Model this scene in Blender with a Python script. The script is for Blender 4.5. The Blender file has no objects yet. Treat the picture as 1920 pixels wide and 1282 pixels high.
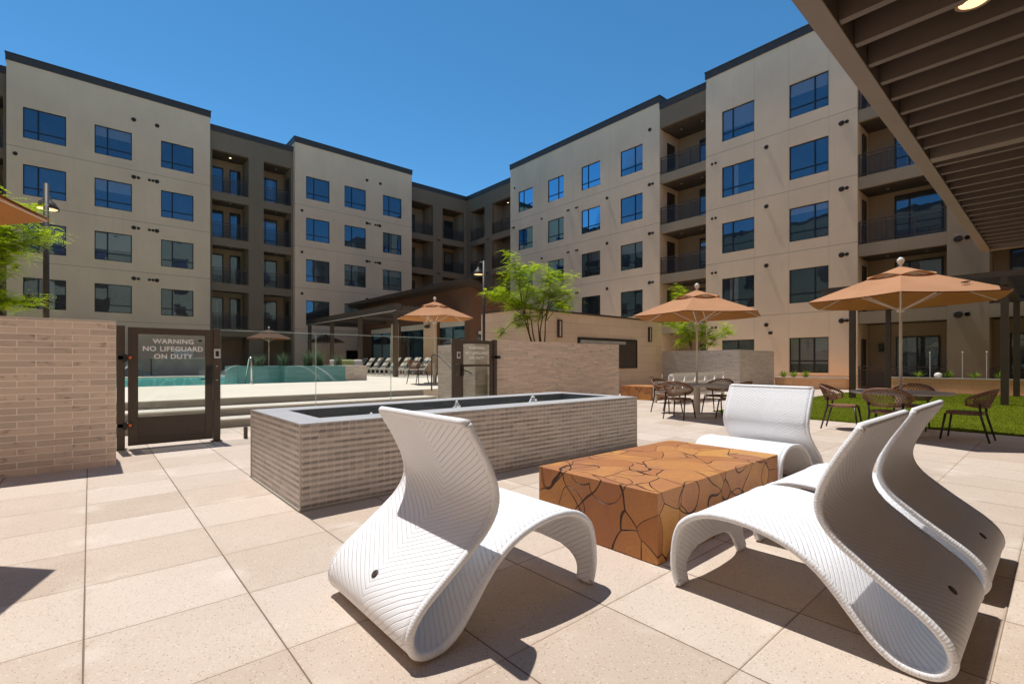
import bpy, math, random
from mathutils import Vector, Matrix, noise
R = math.radians
PI = math.pi
random.seed(7)
S = bpy.context.scene
C = S.collection

# ------------------------------------------------------------------ camera
cam_d = bpy.data.cameras.new('camera')
cam_d.sensor_width = 36.0
cam_d.lens = 16.99
cam_d.shift_y = 0.0193
cam_d.clip_end = 2000
cam_o = bpy.data.objects.new('camera', cam_d)
C.objects.link(cam_o)
cam_o.location = (0, 0, 1.27)
cam_o.rotation_euler = (R(90), 0, R(-41.15))
S.camera = cam_o

# ------------------------------------------------------------------ sky, sun, exposure
SUN = Vector((-0.023, 0.336, 0.942)).normalized()
SUN_EL = math.asin(SUN.z)
w = bpy.data.worlds.new('World')
S.world = w
w.use_nodes = True
wt = w.node_tree
bg = wt.nodes['Background']
sky = wt.nodes.new('ShaderNodeTexSky')
sky.sky_type = 'NISHITA'
sky.sun_disc = False
sky.sun_elevation = SUN_EL
sky.sun_rotation = math.atan2(SUN.x, SUN.y)
sky.altitude = 900
sky.air_density = 0.62
sky.dust_density = 0.0
sky.ozone_density = 2.2
hs = wt.nodes.new('ShaderNodeHueSaturation')
hs.inputs['Saturation'].default_value = 1.22
hs.inputs['Hue'].default_value = 0.487
wt.links.new(sky.outputs[0], hs.inputs['Color'])
wt.links.new(hs.outputs[0], bg.inputs[0])
bg.inputs[1].default_value = 0.168
sl = bpy.data.lights.new('sun', 'SUN')
sl.energy = 3.85
sl.angle = R(0.5)
sl.color = (1.0, 0.965, 0.91)
so = bpy.data.objects.new('sun', sl)
C.objects.link(so)
so.rotation_euler = (-SUN).to_track_quat('-Z', 'Y').to_euler()
so.location = (0, 0, 40)
S.view_settings.view_transform = 'Standard'
S.view_settings.look = 'None'
S.view_settings.exposure = 0.27
S.view_settings.gamma = 1.0
S.view_settings.use_curve_mapping = False
S.cycles.max_bounces = 8
S.cycles.diffuse_bounces = 6
S.cycles.glossy_bounces = 4
S.cycles.transparent_max_bounces = 16

# ------------------------------------------------------------------ material helpers
class NT:
    def __init__(s, name):
        s.m = bpy.data.materials.new(name)
        s.m.use_nodes = True
        s.t = s.m.node_tree
        s.n = s.t.nodes
        s.bsdf = s.n['Principled BSDF']
        s.out = s.n['Material Output']
    def put(s, sock, v):
        if hasattr(v, 'links'):
            s.t.links.new(v, sock)
        elif isinstance(v, (tuple, list)):
            sock.default_value = (*v, 1) if len(v) == 3 and len(sock.default_value) == 4 else v
        else:
            sock.default_value = v
    def math(s, op, a, b=None, c=None):
        n = s.n.new('ShaderNodeMath'); n.operation = op
        s.put(n.inputs[0], a)
        if b is not None: s.put(n.inputs[1], b)
        if c is not None: s.put(n.inputs[2], c)
        return n.outputs[0]
    def mix(s, f, a, b):
        n = s.n.new('ShaderNodeMix'); n.data_type = 'RGBA'
        s.put(n.inputs[0], f); s.put(n.inputs[6], a); s.put(n.inputs[7], b)
        return n.outputs[2]
    def pos(s):
        g = s.n.new('ShaderNodeNewGeometry')
        return g.outputs['Position'], g.outputs['Normal']
    def sep(s, v):
        n = s.n.new('ShaderNodeSeparateXYZ'); s.put(n.inputs[0], v)
        return n.outputs[0], n.outputs[1], n.outputs[2]
    def comb(s, x, y, z=0.0):
        n = s.n.new('ShaderNodeCombineXYZ')
        s.put(n.inputs[0], x); s.put(n.inputs[1], y); s.put(n.inputs[2], z)
        return n.outputs[0]
    def noise(s, vec, scale, detail=4, rough=0.55):
        n = s.n.new('ShaderNodeTexNoise')
        if vec is not None: s.put(n.inputs['Vector'], vec)
        n.inputs['Scale'].default_value = scale
        n.inputs['Detail'].default_value = detail
        n.inputs['Roughness'].default_value = rough
        return n.outputs[0]
    def white(s, vec):
        n = s.n.new('ShaderNodeTexWhiteNoise'); n.noise_dimensions = '3D'
        s.put(n.inputs['Vector'], vec)
        return n.outputs[0]
    def voro(s, vec, scale, feature='F1'):
        n = s.n.new('ShaderNodeTexVoronoi'); n.feature = feature
        if vec is not None: s.put(n.inputs['Vector'], vec)
        n.inputs['Scale'].default_value = scale
        return n
    def ramp(s, f, stops):
        n = s.n.new('ShaderNodeValToRGB')
        el = n.color_ramp.elements
        while len(el) < len(stops): el.new(0.5)
        for e, (p, c) in zip(el, stops):
            e.position = p
            e.color = (*c, 1) if len(c) == 3 else c
        s.put(n.inputs[0], f)
        return n.outputs[0]
    def smooth(s, x, a, b):
        n = s.n.new('ShaderNodeMapRange'); n.interpolation_type = 'SMOOTHSTEP'
        s.put(n.inputs[0], x); n.inputs[1].default_value = a; n.inputs[2].default_value = b
        return n.outputs[0]
    def bump(s, h, strength=0.3, dist=0.01):
        n = s.n.new('ShaderNodeBump')
        n.inputs['Strength'].default_value = strength
        n.inputs['Distance'].default_value = dist
        s.put(n.inputs['Height'], h)
        s.put(s.bsdf.inputs['Normal'], n.outputs[0])
        return n.outputs[0]
    def wallcoord(s):
        """(along, up) in metres on any axis-aligned face"""
        p, nn = s.pos()
        x, y, z = s.sep(p)
        nx, ny, nz = s.sep(nn)
        fx = s.math('GREATER_THAN', s.math('ABSOLUTE', nx), 0.6)
        fz = s.math('GREATER_THAN', s.math('ABSOLUTE', nz), 0.6)
        a = s.math('ADD', s.math('MULTIPLY', x, s.math('SUBTRACT', 1.0, fx)), s.math('MULTIPLY', y, fx))
        b = s.math('ADD', s.math('MULTIPLY', z, s.math('SUBTRACT', 1.0, fz)), s.math('MULTIPLY', y, fz))
        return a, b
    def col(s, c): s.put(s.bsdf.inputs['Base Color'], c)
    def rough(s, r): s.put(s.bsdf.inputs['Roughness'], r)
    def set(s, **k):
        for a, b in k.items(): s.put(s.bsdf.inputs[a.replace('_', ' ')], b)

def plain(name, c, rough=0.6, var=0.12, scale=3.0, metal=0.0, spec=0.5, bump=0.0, bscale=60):
    t = NT(name)
    p, _ = t.pos()
    f = t.noise(p, scale, 5)
    d = tuple(x * (1 - var) for x in c); l = tuple(min(1, x * (1 + var)) for x in c)
    t.col(t.ramp(f, [(0.3, d), (0.7, l)]))
    t.rough(rough); t.set(Metallic=metal, Specular_IOR_Level=spec)
    if bump: t.bump(t.noise(p, bscale, 3), bump, 0.004)
    return t.m

M = {}
def mk_stucco(name, c, joints, vjoints=()):
    t = NT(name)
    p, _ = t.pos()
    a, b = t.wallcoord()
    big = t.noise(t.comb(t.math('MULTIPLY', a, 0.35), t.math('MULTIPLY', b, 0.22), 0.0), 1.3, 5, 0.6)
    fine = t.noise(p, 26, 4)
    col = t.ramp(big, [(0.25, tuple(x * 0.9 for x in c)), (0.75, tuple(x * 1.07 for x in c))])
    col = t.mix(t.math('MULTIPLY', t.smooth(fine, 0.55, 0.8), 0.16), col, tuple(x * 0.72 for x in c))
    streak = t.noise(t.comb(t.math('MULTIPLY', a, 3.2), t.math('MULTIPLY', b, 0.16), 2.0), 1.6, 5, 0.65)
    col = t.mix(t.math('MULTIPLY', t.smooth(streak, 0.56, 0.78), 0.22), col, tuple(x * 0.66 for x in c))
    if joints:
        k = t.math('FRACT', t.math('DIVIDE', t.math('SUBTRACT', b, 3.74), 3.15))
        ln = t.math('LESS_THAN', t.math('ABSOLUTE', t.math('SUBTRACT', k, 0.5)), 0.4958)
        ln = t.math('MAXIMUM', ln, t.math('GREATER_THAN', b, 15.0))
        col = t.mix(ln, tuple(x * 0.48 for x in c), col)
    for vj in vjoints:
        lv = t.math('LESS_THAN', t.math('ABSOLUTE', t.math('SUBTRACT', a, vj)), 0.010)
        col = t.mix(t.math('MULTIPLY', lv, 0.6), col, tuple(x * 0.6 for x in c))
    t.col(col); t.rough(0.92); t.set(Specular_IOR_Level=0.15)
    wave = t.noise(t.comb(t.math('MULTIPLY', a, 0.9), t.math('MULTIPLY', b, 1.2), 0.0), 0.8, 5, 0.6)
    hgt = t.math('ADD', t.math('MULTIPLY', wave, 1.0), t.math('MULTIPLY', fine, 0.05))
    t.bump(hgt, 0.2, 0.05)
    return t.m
M['stucco'] = mk_stucco('cream_stucco', (0.87, 0.61, 0.40), True)
M['stucco_right'] = mk_stucco('cream_stucco_raked', (0.86, 0.635, 0.43), True, (11.07, 9.36, 7.56, 20.7, 24.2, 27.6))
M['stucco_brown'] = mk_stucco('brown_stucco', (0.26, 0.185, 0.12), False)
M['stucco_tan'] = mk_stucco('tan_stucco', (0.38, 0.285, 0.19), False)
M['pav_brown'] = mk_stucco('rust_brown_stucco', (0.15, 0.082, 0.05), False)
M['cap'] = plain('dark_bronze_coping', (0.055, 0.038, 0.027), 0.5)
M['bronze'] = plain('bronze_metal', (0.072, 0.052, 0.038), 0.42, 0.1)
M['frame'] = plain('black_window_frame', (0.012, 0.011, 0.012), 0.4)
M['vent'] = plain('dark_brown_vent', (0.045, 0.028, 0.018), 0.6)
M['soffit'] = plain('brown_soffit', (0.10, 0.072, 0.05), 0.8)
M['blocker_dark'] = plain('dark_light_blocker', (0.05, 0.036, 0.027), 0.8)  # for the added panel that darkens the open near pergola
M['pergola'] = plain('taupe_pergola_steel', (0.19, 0.148, 0.11), 0.55, 0.06)
M['pergola_slat'] = plain('shade_toned_pergola_slat', (0.135, 0.10, 0.074), 0.6, 0.06)  # darker than the beam steel: shade between slats put into the colour
M['black'] = plain('black_plastic', (0.015, 0.014, 0.014), 0.45)
M['grey_plastic'] = plain('light_grey_plastic', (0.55, 0.54, 0.52), 0.5)
M['orange_tag'] = plain('orange_sticker', (0.75, 0.14, 0.02), 0.6)
M['steel'] = plain('stainless_steel', (0.62, 0.60, 0.56), 0.25, 0.05, metal=0.9)
M['white_metal'] = plain('white_powder_coat', (0.72, 0.69, 0.62), 0.45, 0.05)
M['pole_white'] = plain('off_white_pole', (0.70, 0.64, 0.56), 0.45, 0.05)
M['concrete'] = plain('pale_concrete', (0.60, 0.53, 0.45), 0.85, 0.1, 1.2, bump=0.15)
M['grey_concrete'] = plain('grey_concrete', (0.33, 0.31, 0.27), 0.85, 0.15, 1.6, bump=0.15)
M['deck'] = plain('cream_pool_deck', (0.70, 0.61, 0.50), 0.85, 0.06, 0.7, bump=0.1)
M['earth'] = plain('brown_planting_soil', (0.12, 0.08, 0.05), 0.95, 0.4, 9, bump=0.6)
M['door_dark'] = plain('dark_brown_door', (0.05, 0.035, 0.026), 0.5)
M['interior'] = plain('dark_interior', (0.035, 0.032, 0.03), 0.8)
M['cushion'] = plain('blush_cushion_fabric', (0.58, 0.50, 0.45), 0.9, 0.1, 20, bump=0.2)
M['cushion_green'] = plain('green_striped_fabric', (0.33, 0.34, 0.13), 0.9, 0.5, 22)
M['sling'] = plain('beige_sling_fabric', (0.56, 0.50, 0.41), 0.8, 0.08, 30)
M['sling_dark'] = plain('taupe_sling_fabric', (0.22, 0.18, 0.14), 0.8, 0.1, 30)
M['rattan'] = plain('brown_rattan', (0.20, 0.095, 0.05), 0.5, 0.3, 90, bump=0.4, bscale=220)
M['rattan_dark'] = plain('dark_umber_rattan', (0.085, 0.05, 0.03), 0.5, 0.3, 90, bump=0.4, bscale=220)
M['leg_dark'] = plain('dark_brown_leg', (0.035, 0.022, 0.016), 0.4)
M['tabletop'] = plain('pale_stone_tabletop', (0.52, 0.49, 0.43), 0.5, 0.1, 8)
M['boulder'] = plain('white_globe', (0.75, 0.73, 0.68), 0.5)
M['bark'] = plain('olive_brown_bark', (0.13, 0.085, 0.045), 0.85, 0.4, 25, bump=0.5)

def glow(name, c, e):
    t = NT(name)
    t.col(c); t.set(Emission_Color=(*c, 1), Emission_Strength=e)
    return t.m
M['lamp_glow'] = glow('warm_lamp_glow', (1.0, 0.62, 0.30), 1.1)
M['down_glow'] = glow('warm_downlight_glow', (1.0, 0.66, 0.34), 1.3)
M['bulb_glow'] = glow('small_bulb_glow', (1.0, 0.68, 0.40), 2.5)
M['bulb_dim'] = plain('unlit_downlight', (0.45, 0.42, 0.36), 0.4)

def mk_window():
    t = NT('tinted_window_glass')
    p, _ = t.pos()
    dif = t.bsdf
    tc = t.n.new('ShaderNodeTexCoord')
    gx, gy, gz = t.sep(tc.outputs['Generated'])
    oi = t.n.new('ShaderNodeObjectInfo'); rnd = oi.outputs['Random']
    r2 = t.math('FRACT', t.math('MULTIPLY', rnd, 7.31)); r3 = t.math('FRACT', t.math('MULTIPLY', rnd, 23.7))
    n1 = t.noise(p, 0.55, 3)
    room = t.ramp(n1, [(0.35, (0.008, 0.008, 0.009)), (0.65, (0.035, 0.031, 0.026))])
    slat = t.math('FRACT', t.math('MULTIPLY', gz, 26.0))
    bl = t.mix(t.math('LESS_THAN', slat, 0.25), (0.20, 0.185, 0.16), (0.10, 0.09, 0.08))
    has = t.math('MULTIPLY', t.math('GREATER_THAN', rnd, 0.62), t.math('GREATER_THAN', gz, t.math('ADD', 0.25, t.math('MULTIPLY', r2, 0.6))))
    col = t.mix(has, room, bl)
    h = t.math('FRACT', t.math('ADD', gx, gy))
    cur = t.math('MULTIPLY', t.math('LESS_THAN', rnd, 0.2), t.math('LESS_THAN', h, t.math('ADD', 0.1, t.math('MULTIPLY', r3, 0.25))))
    col = t.mix(cur, col, (0.16, 0.15, 0.135))
    t.col(col); t.rough(0.3)
    g = t.n.new('ShaderNodeBsdfGlossy')
    g.inputs['Roughness'].default_value = 0.012
    g.inputs['Color'].default_value = (0.27, 0.50, 0.66, 1)
    b = t.n.new('ShaderNodeBump')
    b.inputs['Strength'].default_value = 0.2; b.inputs['Distance'].default_value = 0.03
    t.put(b.inputs['Height'], t.noise(p, 0.8, 2))
    t.put(g.inputs['Normal'], b.outputs[0])
    lw = t.n.new('ShaderNodeFresnel'); lw.inputs[0].default_value = 1.5
    f = t.math('MINIMUM', t.math('ADD', lw.outputs[0], 0.20), 1.0)
    mx = t.n.new('ShaderNodeMixShader')
    t.put(mx.inputs[0], f)
    t.t.links.new(dif.outputs[0], mx.inputs[1]); t.t.links.new(g.outputs[0], mx.inputs[2])
    t.t.links.new(mx.outputs[0], t.out.inputs[0])
    return t.m
M['pane'] = mk_window()

def mk_clear(name, tint, base=0.0):
    t = NT(name)
    tr = t.n.new('ShaderNodeBsdfTransparent'); tr.inputs[0].default_value = (*tint, 1)
    g = t.n.new('ShaderNodeBsdfGlossy'); g.inputs['Roughness'].default_value = 0.01
    lw = t.n.new('ShaderNodeFresnel'); lw.inputs[0].default_value = 1.45
    f = t.math('MULTIPLY', t.math('ADD', lw.outputs[0], base), 0.85)
    mx = t.n.new('ShaderNodeMixShader'); t.put(mx.inputs[0], f)
    t.t.links.new(tr.outputs[0], mx.inputs[1]); t.t.links.new(g.outputs[0], mx.inputs[2])
    t.t.links.new(mx.outputs[0], t.out.inputs[0])
    return t.m
M['clear'] = mk_clear('clear_fence_glass', (0.945, 0.975, 0.955))
M['glass_edge'] = plain('green_glass_edge', (0.50, 0.66, 0.58), 0.2)

def mk_mesh():
    t = NT('dark_railing_mesh')
    t.col((0.03, 0.024, 0.022)); t.rough(0.5)
    tr = t.n.new('ShaderNodeBsdfTransparent')
    p, _ = t.pos()
    a, b = t.wallcoord()
    def wire(v):
        return t.math('LESS_THAN', t.math('FRACT', t.math('MULTIPLY', v, 22.0)), 0.22)
    f = t.math('MAXIMUM', wire(a), wire(b))
    mx = t.n.new('ShaderNodeMixShader'); t.put(mx.inputs[0], f)
    t.t.links.new(tr.outputs[0], mx.inputs[1]); t.t.links.new(t.bsdf.outputs[0], mx.inputs[2])
    t.t.links.new(mx.outputs[0], t.out.inputs[0])
    return t.m
M['mesh'] = mk_mesh()

def mk_brick(name, c1, c2, mortar, bw, rh, ms, stain=0.5, offset=0.5, rough=0.85, bump=0.5, blotch=6.0):
    t = NT(name)
    a, b = t.wallcoord()
    n = t.n.new('ShaderNodeTexBrick')
    n.offset = offset; n.squash = 1.0
    t.put(n.inputs['Vector'], t.comb(a, b, 0.0))
    n.inputs['Color1'].default_value = (*c1, 1); n.inputs['Color2'].default_value = (*c2, 1)
    n.inputs['Mortar'].default_value = (*mortar, 1)
    n.inputs['Scale'].default_value = 1.0
    n.inputs['Mortar Size'].default_value = ms
    n.inputs['Mortar Smooth'].default_value = 0.15
    n.inputs['Brick Width'].default_value = bw
    n.inputs['Row Height'].default_value = rh
    row = t.math('FLOOR', t.math('DIVIDE', b, rh))
    sh = t.math('MULTIPLY', t.math('FRACT', t.math('MULTIPLY', row, 0.5)), bw * offset * 2)
    cell = t.math('FLOOR', t.math('DIVIDE', t.math('ADD', a, sh), bw))
    rnd = t.white(t.comb(cell, row, 3.0))
    bl = t.noise(t.comb(t.math('ADD', a, t.math('MULTIPLY', rnd, 9.0)), t.math('MULTIPLY', b, 2.2), rnd), blotch, 5, 0.65)
    st = t.math('MULTIPLY', t.smooth(bl, 0.52, 0.75), t.math('MULTIPLY', rnd, stain))
    nb = t.math('SUBTRACT', 1.0, n.outputs['Fac'])
    col = t.mix(t.math('MULTIPLY', st, nb), n.outputs['Color'], tuple(x * 0.5 for x in c2))
    big = t.noise(t.comb(a, b, 1.0), 0.5, 3)
    col = t.mix(t.math('MULTIPLY', t.smooth(big, 0.45, 0.7), 0.12), col, tuple(x * 0.6 for x in c1))
    t.col(col); t.rough(rough); t.set(Specular_IOR_Level=0.25)
    h = t.math('ADD', t.math('MULTIPLY', nb, 1.0), t.math('MULTIPLY', t.noise(t.comb(a, b, 0.0), 45, 4), 0.25))
    t.bump(h, bump, 0.006)
    return t.m
M['brick'] = mk_brick('tan_brick', (0.76, 0.615, 0.49), (0.58, 0.475, 0.385), (0.92, 0.81, 0.70), 0.305, 0.0755, 0.0052, 1.5)
M['thin_tile'] = mk_brick('stacked_stone_tile', (0.78, 0.63, 0.505), (0.58, 0.475, 0.39), (0.72, 0.59, 0.48), 0.33, 0.036, 0.0022, 1.4, blotch=4)
M['grey_tile'] = mk_brick('grey_stacked_tile', (0.62, 0.535, 0.45), (0.48, 0.42, 0.355), (0.62, 0.535, 0.45), 0.36, 0.04, 0.0022, 1.4, blotch=4)
M['stone'] = mk_brick('tan_stone_block', (0.72, 0.54, 0.385), (0.65, 0.485, 0.345), (0.34, 0.24, 0.16), 1.22, 0.40, 0.004, 0.25, offset=0.35)
M['orange_stone'] = mk_brick('orange_stone_veneer', (0.80, 0.47, 0.25), (0.72, 0.40, 0.21), (0.42, 0.23, 0.13), 0.6, 0.2, 0.003, 0.3, offset=0.4)
M['step_tile'] = mk_brick('grey_step_tile', (0.32, 0.285, 0.24), (0.255, 0.225, 0.185), (0.30, 0.265, 0.22), 0.42, 0.033, 0.002, 0.6, blotch=4)
M['pool_light_tile'] = mk_brick('painted_pool_light_tile', (0.17, 0.36, 0.345), (0.13, 0.29, 0.285), (0.24, 0.38, 0.365), 0.3, 0.04, 0.002, 0.3, rough=0.2)  # teal imitates water light thrown on the wall, painted into the tile

def mk_zigzag():
    """picket tiles: rows 26 mm high whose end joints zigzag from row to row"""
    t = NT('grey_picket_tile')
    a, b = t.wallcoord()
    rh, bw = 0.0262, 0.068
    rb = t.math('DIVIDE', b, rh)
    row = t.math('FLOOR', rb)
    fr = t.math('FRACT', rb)
    par = t.math('MULTIPLY', t.math('FRACT', t.math('MULTIPLY', row, 0.5)), 2.0)
    tri = t.math('ABSOLUTE', t.math('SUBTRACT', par, fr))
    aa = t.math('DIVIDE', t.math('ADD', a, t.math('MULTIPLY', tri, 0.014)), bw)
    cell = t.math('FLOOR', aa); fa = t.math('FRACT', aa)
    long_cell = t.math('FLOOR', t.math('DIVIDE', t.math('ADD', cell, t.math('MULTIPLY', t.white(t.comb(row, 1.0, 0.0)), 4.0)), 3.0))
    r1 = t.white(t.comb(cell, row, 0.0)); r2 = t.white(t.comb(long_cell, row, 5.0))
    dark = t.math('MULTIPLY', par, 0.55)
    v = t.math('ADD', t.math('MULTIPLY', r1, 0.25), t.math('ADD', t.math('MULTIPLY', r2, 0.35), dark))
    col = t.ramp(v, [(0.05, (0.66, 0.60, 0.545)), (0.45, (0.55, 0.495, 0.445)), (0.75, (0.36, 0.32, 0.285)), (1.0, (0.23, 0.205, 0.185))])
    blot = t.noise(t.comb(t.math('MULTIPLY', a, 0.6), b, 0.0), 3.0, 4)
    col = t.mix(t.math('MULTIPLY', t.smooth(blot, 0.4, 0.7), 0.35), col, (0.50, 0.47, 0.44))
    gx = t.math('LESS_THAN', fa, 0.06)
    gy = t.math('LESS_THAN', fr, 0.075)
    vis = t.smooth(t.noise(t.comb(a, b, 0.0), 2.4, 3), 0.35, 0.65)
    g = t.math('MAXIMUM', t.math('MULTIPLY', gx, t.math('ADD', 0.35, t.math('MULTIPLY', vis, 0.6))), t.math('MULTIPLY', gy, 0.3))
    col = t.mix(g, col, (0.76, 0.71, 0.66))
    t.col(col); t.rough(0.42); t.set(Specular_IOR_Level=0.4)
    t.bump(t.math('SUBTRACT', 1.0, t.math('MAXIMUM', gx, gy)), 0.3, 0.003)
    return t.m
M['zigzag'] = mk_zigzag()

def mk_paver():
    t = NT('exposed_aggregate_paver')
    p, _ = t.pos()
    x, y, z = t.sep(p)
    px, py = 0.681, 0.69
    ax = t.math('DIVIDE', t.math('ADD', x, 0.021 + 68.1), px)
    ay = t.math('DIVIDE', t.math('ADD', y, 69.0 - 0.885), py)
    cx, cy = t.math('FLOOR', ax), t.math('FLOOR', ay)
    fx, fy = t.math('FRACT', ax), t.math('FRACT', ay)
    wob = t.math('MULTIPLY', t.math('SUBTRACT', t.noise(p, 3.0, 2), 0.5), 0.004)
    def dist(f): return t.math('MINIMUM', f, t.math('SUBTRACT', 1.0, f))
    dx = t.math('MULTIPLY', t.math('ADD', dist(fx), wob), px)
    dy = t.math('MULTIPLY', t.math('ADD', dist(fy), wob), py)
    rc = t.white(t.comb(cx, cy, 0.0)); rc2 = t.white(t.comb(cx, cy, 7.0))
    base = t.ramp(rc, [(0.0, (0.475, 0.38, 0.30)), (0.5, (0.54, 0.44, 0.358)), (1.0, (0.59, 0.496, 0.415))])
    cloud = t.noise(p, 2.2, 5, 0.6)
    base = t.mix(t.math('MULTIPLY', t.smooth(cloud, 0.42, 0.72), 0.22), base, (0.64, 0.545, 0.455))
    cloud2 = t.noise(p, 0.8, 4, 0.6)
    base = t.mix(t.math('MULTIPLY', t.smooth(cloud2, 0.5, 0.75), 0.18), base, (0.50, 0.375, 0.285))
    # aggregate chips
    v = t.voro(p, 95.0)
    chip = t.white(t.comb(*t.sep(v.outputs['Color'])))
    dens = t.math('ADD', 0.55, t.math('MULTIPLY', t.noise(p, 5.0, 3), 0.7))
    near = t.math('LESS_THAN', v.outputs['Distance'], 0.34)
    dk = t.math('MULTIPLY', near, t.math('LESS_THAN', chip, t.math('MULTIPLY', dens, 0.16)))
    lt = t.math('MULTIPLY', near, t.math('GREATER_THAN', chip, 0.87))
    base = t.mix(t.math('MULTIPLY', dk, 0.62), base, (0.20, 0.14, 0.10))
    base = t.mix(t.math('MULTIPLY', lt, 0.5), base, (0.78, 0.70, 0.62))
    v2 = t.voro(p, 260.0)
    ch2 = t.sep(v2.outputs['Color'])[0]
    base = t.mix(t.math('MULTIPLY', t.math('LESS_THAN', ch2, 0.10), 0.30), base, (0.30, 0.21, 0.15))
    # stains
    stn = t.smooth(t.noise(p, 1.4, 6, 0.7), 0.62, 0.78)
    base = t.mix(t.math('MULTIPLY', stn, 0.26), base, (0.36, 0.29, 0.24))
    edge_d = t.math('MINIMUM', dx, dy)
    grime = t.math('MULTIPLY', t.smooth(edge_d, 0.045, 0.0), t.smooth(t.noise(p, 6.0, 4, 0.7), 0.42, 0.7))
    base = t.mix(t.math('MULTIPLY', grime, 0.35), base, (0.38, 0.27, 0.19))
    bloom = t.math('MULTIPLY', t.smooth(edge_d, 0.16, 0.01), t.smooth(t.noise(p, 1.7, 3), 0.52, 0.66))
    base = t.mix(t.math('MULTIPLY', bloom, 0.35), base, (0.74, 0.66, 0.58))
    # chamfer and joints
    jx = t.math('LESS_THAN', dx, t.math('ADD', 0.0030, t.math('MULTIPLY', rc2, 0.0016)))
    jy = t.math('LESS_THAN', dy, t.math('ADD', 0.0016, t.math('MULTIPLY', rc, 0.0014)))
    base = t.mix(t.math('MULTIPLY', jy, 0.85), base, (0.21, 0.13, 0.08))
    base = t.mix(t.math('MULTIPLY', jx, 0.9), base, (0.15, 0.095, 0.065))
    t.col(base); t.rough(0.8); t.set(Specular_IOR_Level=0.25)
    dm = t.math('MINIMUM', dx, dy)
    h = t.math('ADD', t.smooth(dm, 0.001, 0.011), t.math('MULTIPLY', t.math('ADD', t.noise(p, 160, 3), dk), 0.08))
    t.bump(h, 0.45, 0.006)
    return t.m
M['paver'] = mk_paver()

def mk_wicker():
    t = NT('white_woven_wicker')
    uv = t.n.new('ShaderNodeUVMap')
    u, v, _ = t.sep(uv.outputs[0])
    au = t.math('ABSOLUTE', u)
    c = t.math('SUBTRACT', v, t.math('MULTIPLY', au, 0.62))
    c = t.math('ADD', c, t.math('MULTIPLY', t.math('SUBTRACT', t.noise(uv.outputs[0], 5.0, 3), 0.5), 0.016))
    st = t.math('FRACT', t.math('DIVIDE', c, 0.032))
    rib = t.math('ABSOLUTE', t.math('SUBTRACT', st, 0.5))          # 0.5 at groove
    groove = t.smooth(rib, 0.33, 0.5)
    k = t.math('FLOOR', t.math('DIVIDE', c, 0.008))
    off = t.math('MULTIPLY', t.white(t.comb(k, 2.0, 0.0)), 0.02)
    s1 = t.math('FRACT', t.math('DIVIDE', t.math('ADD', u, off), 0.013))
    w1 = t.math('ABSOLUTE', t.math('SUBTRACT', s1, 0.5))
    s2 = t.math('FRACT', t.math('DIVIDE', c, 0.008))
    w2 = t.math('ABSOLUTE', t.math('SUBTRACT', s2, 0.5))
    weave = t.math('ADD', t.math('MULTIPLY', w1, -0.7), t.math('MULTIPLY', w2, -0.6))
    hole = t.math('MULTIPLY', t.smooth(w1, 0.3, 0.5), t.smooth(w2, 0.25, 0.5))
    dash = t.math('MULTIPLY', t.smooth(rib, 0.40, 0.5), t.smooth(w1, 0.12, 0.42))
    fade = t.math('ADD', 0.45, t.math('MULTIPLY', t.noise(uv.outputs[0], 3.0, 2), 0.9))
    gap = t.math('MAXIMUM', t.math('MULTIPLY', groove, 0.07), t.math('MULTIPLY', hole, 0.30))
    gap = t.math('MAXIMUM', gap, t.math('MULTIPLY', t.math('MULTIPLY', dash, fade), 0.62))
    col = t.mix(gap, (0.91, 0.91, 0.925), (0.27, 0.26, 0.255))
    t.col(col); t.rough(0.55); t.set(Specular_IOR_Level=0.3)
    h = t.math('SUBTRACT', t.math('MULTIPLY', weave, 0.8), t.math('MULTIPLY', groove, t.math('MULTIPLY', fade, 0.8)))
    t.bump(h, 0.85, 0.0045)
    return t.m
M['wicker'] = mk_wicker()
def mk_braid():
    t = NT('white_braided_edge')
    uv = t.n.new('ShaderNodeUVMap')
    u, v, _ = t.sep(uv.outputs[0])
    p, _n = t.pos()
    nz = t.noise(p, 55, 3)
    q = t.math('ADD', t.math('DIVIDE', v, 0.013), t.math('ADD', t.math('MULTIPLY', u, 1.0), t.math('MULTIPLY', nz, 1.1)))
    w1 = t.math('ABSOLUTE', t.math('SUBTRACT', t.math('FRACT', q), 0.5))
    gap = t.math('MULTIPLY', t.smooth(w1, 0.36, 0.5), t.smooth(nz, 0.35, 0.65))
    t.col(t.mix(t.math('MULTIPLY', gap, 0.6), (0.87, 0.87, 0.88), (0.28, 0.265, 0.26)))
    t.rough(0.6)
    t.bump(t.math('ADD', t.math('MULTIPLY', w1, -0.6), t.math('MULTIPLY', nz, 0.8)), 0.55, 0.004)
    return t.m
M['braid'] = mk_braid()

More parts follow.
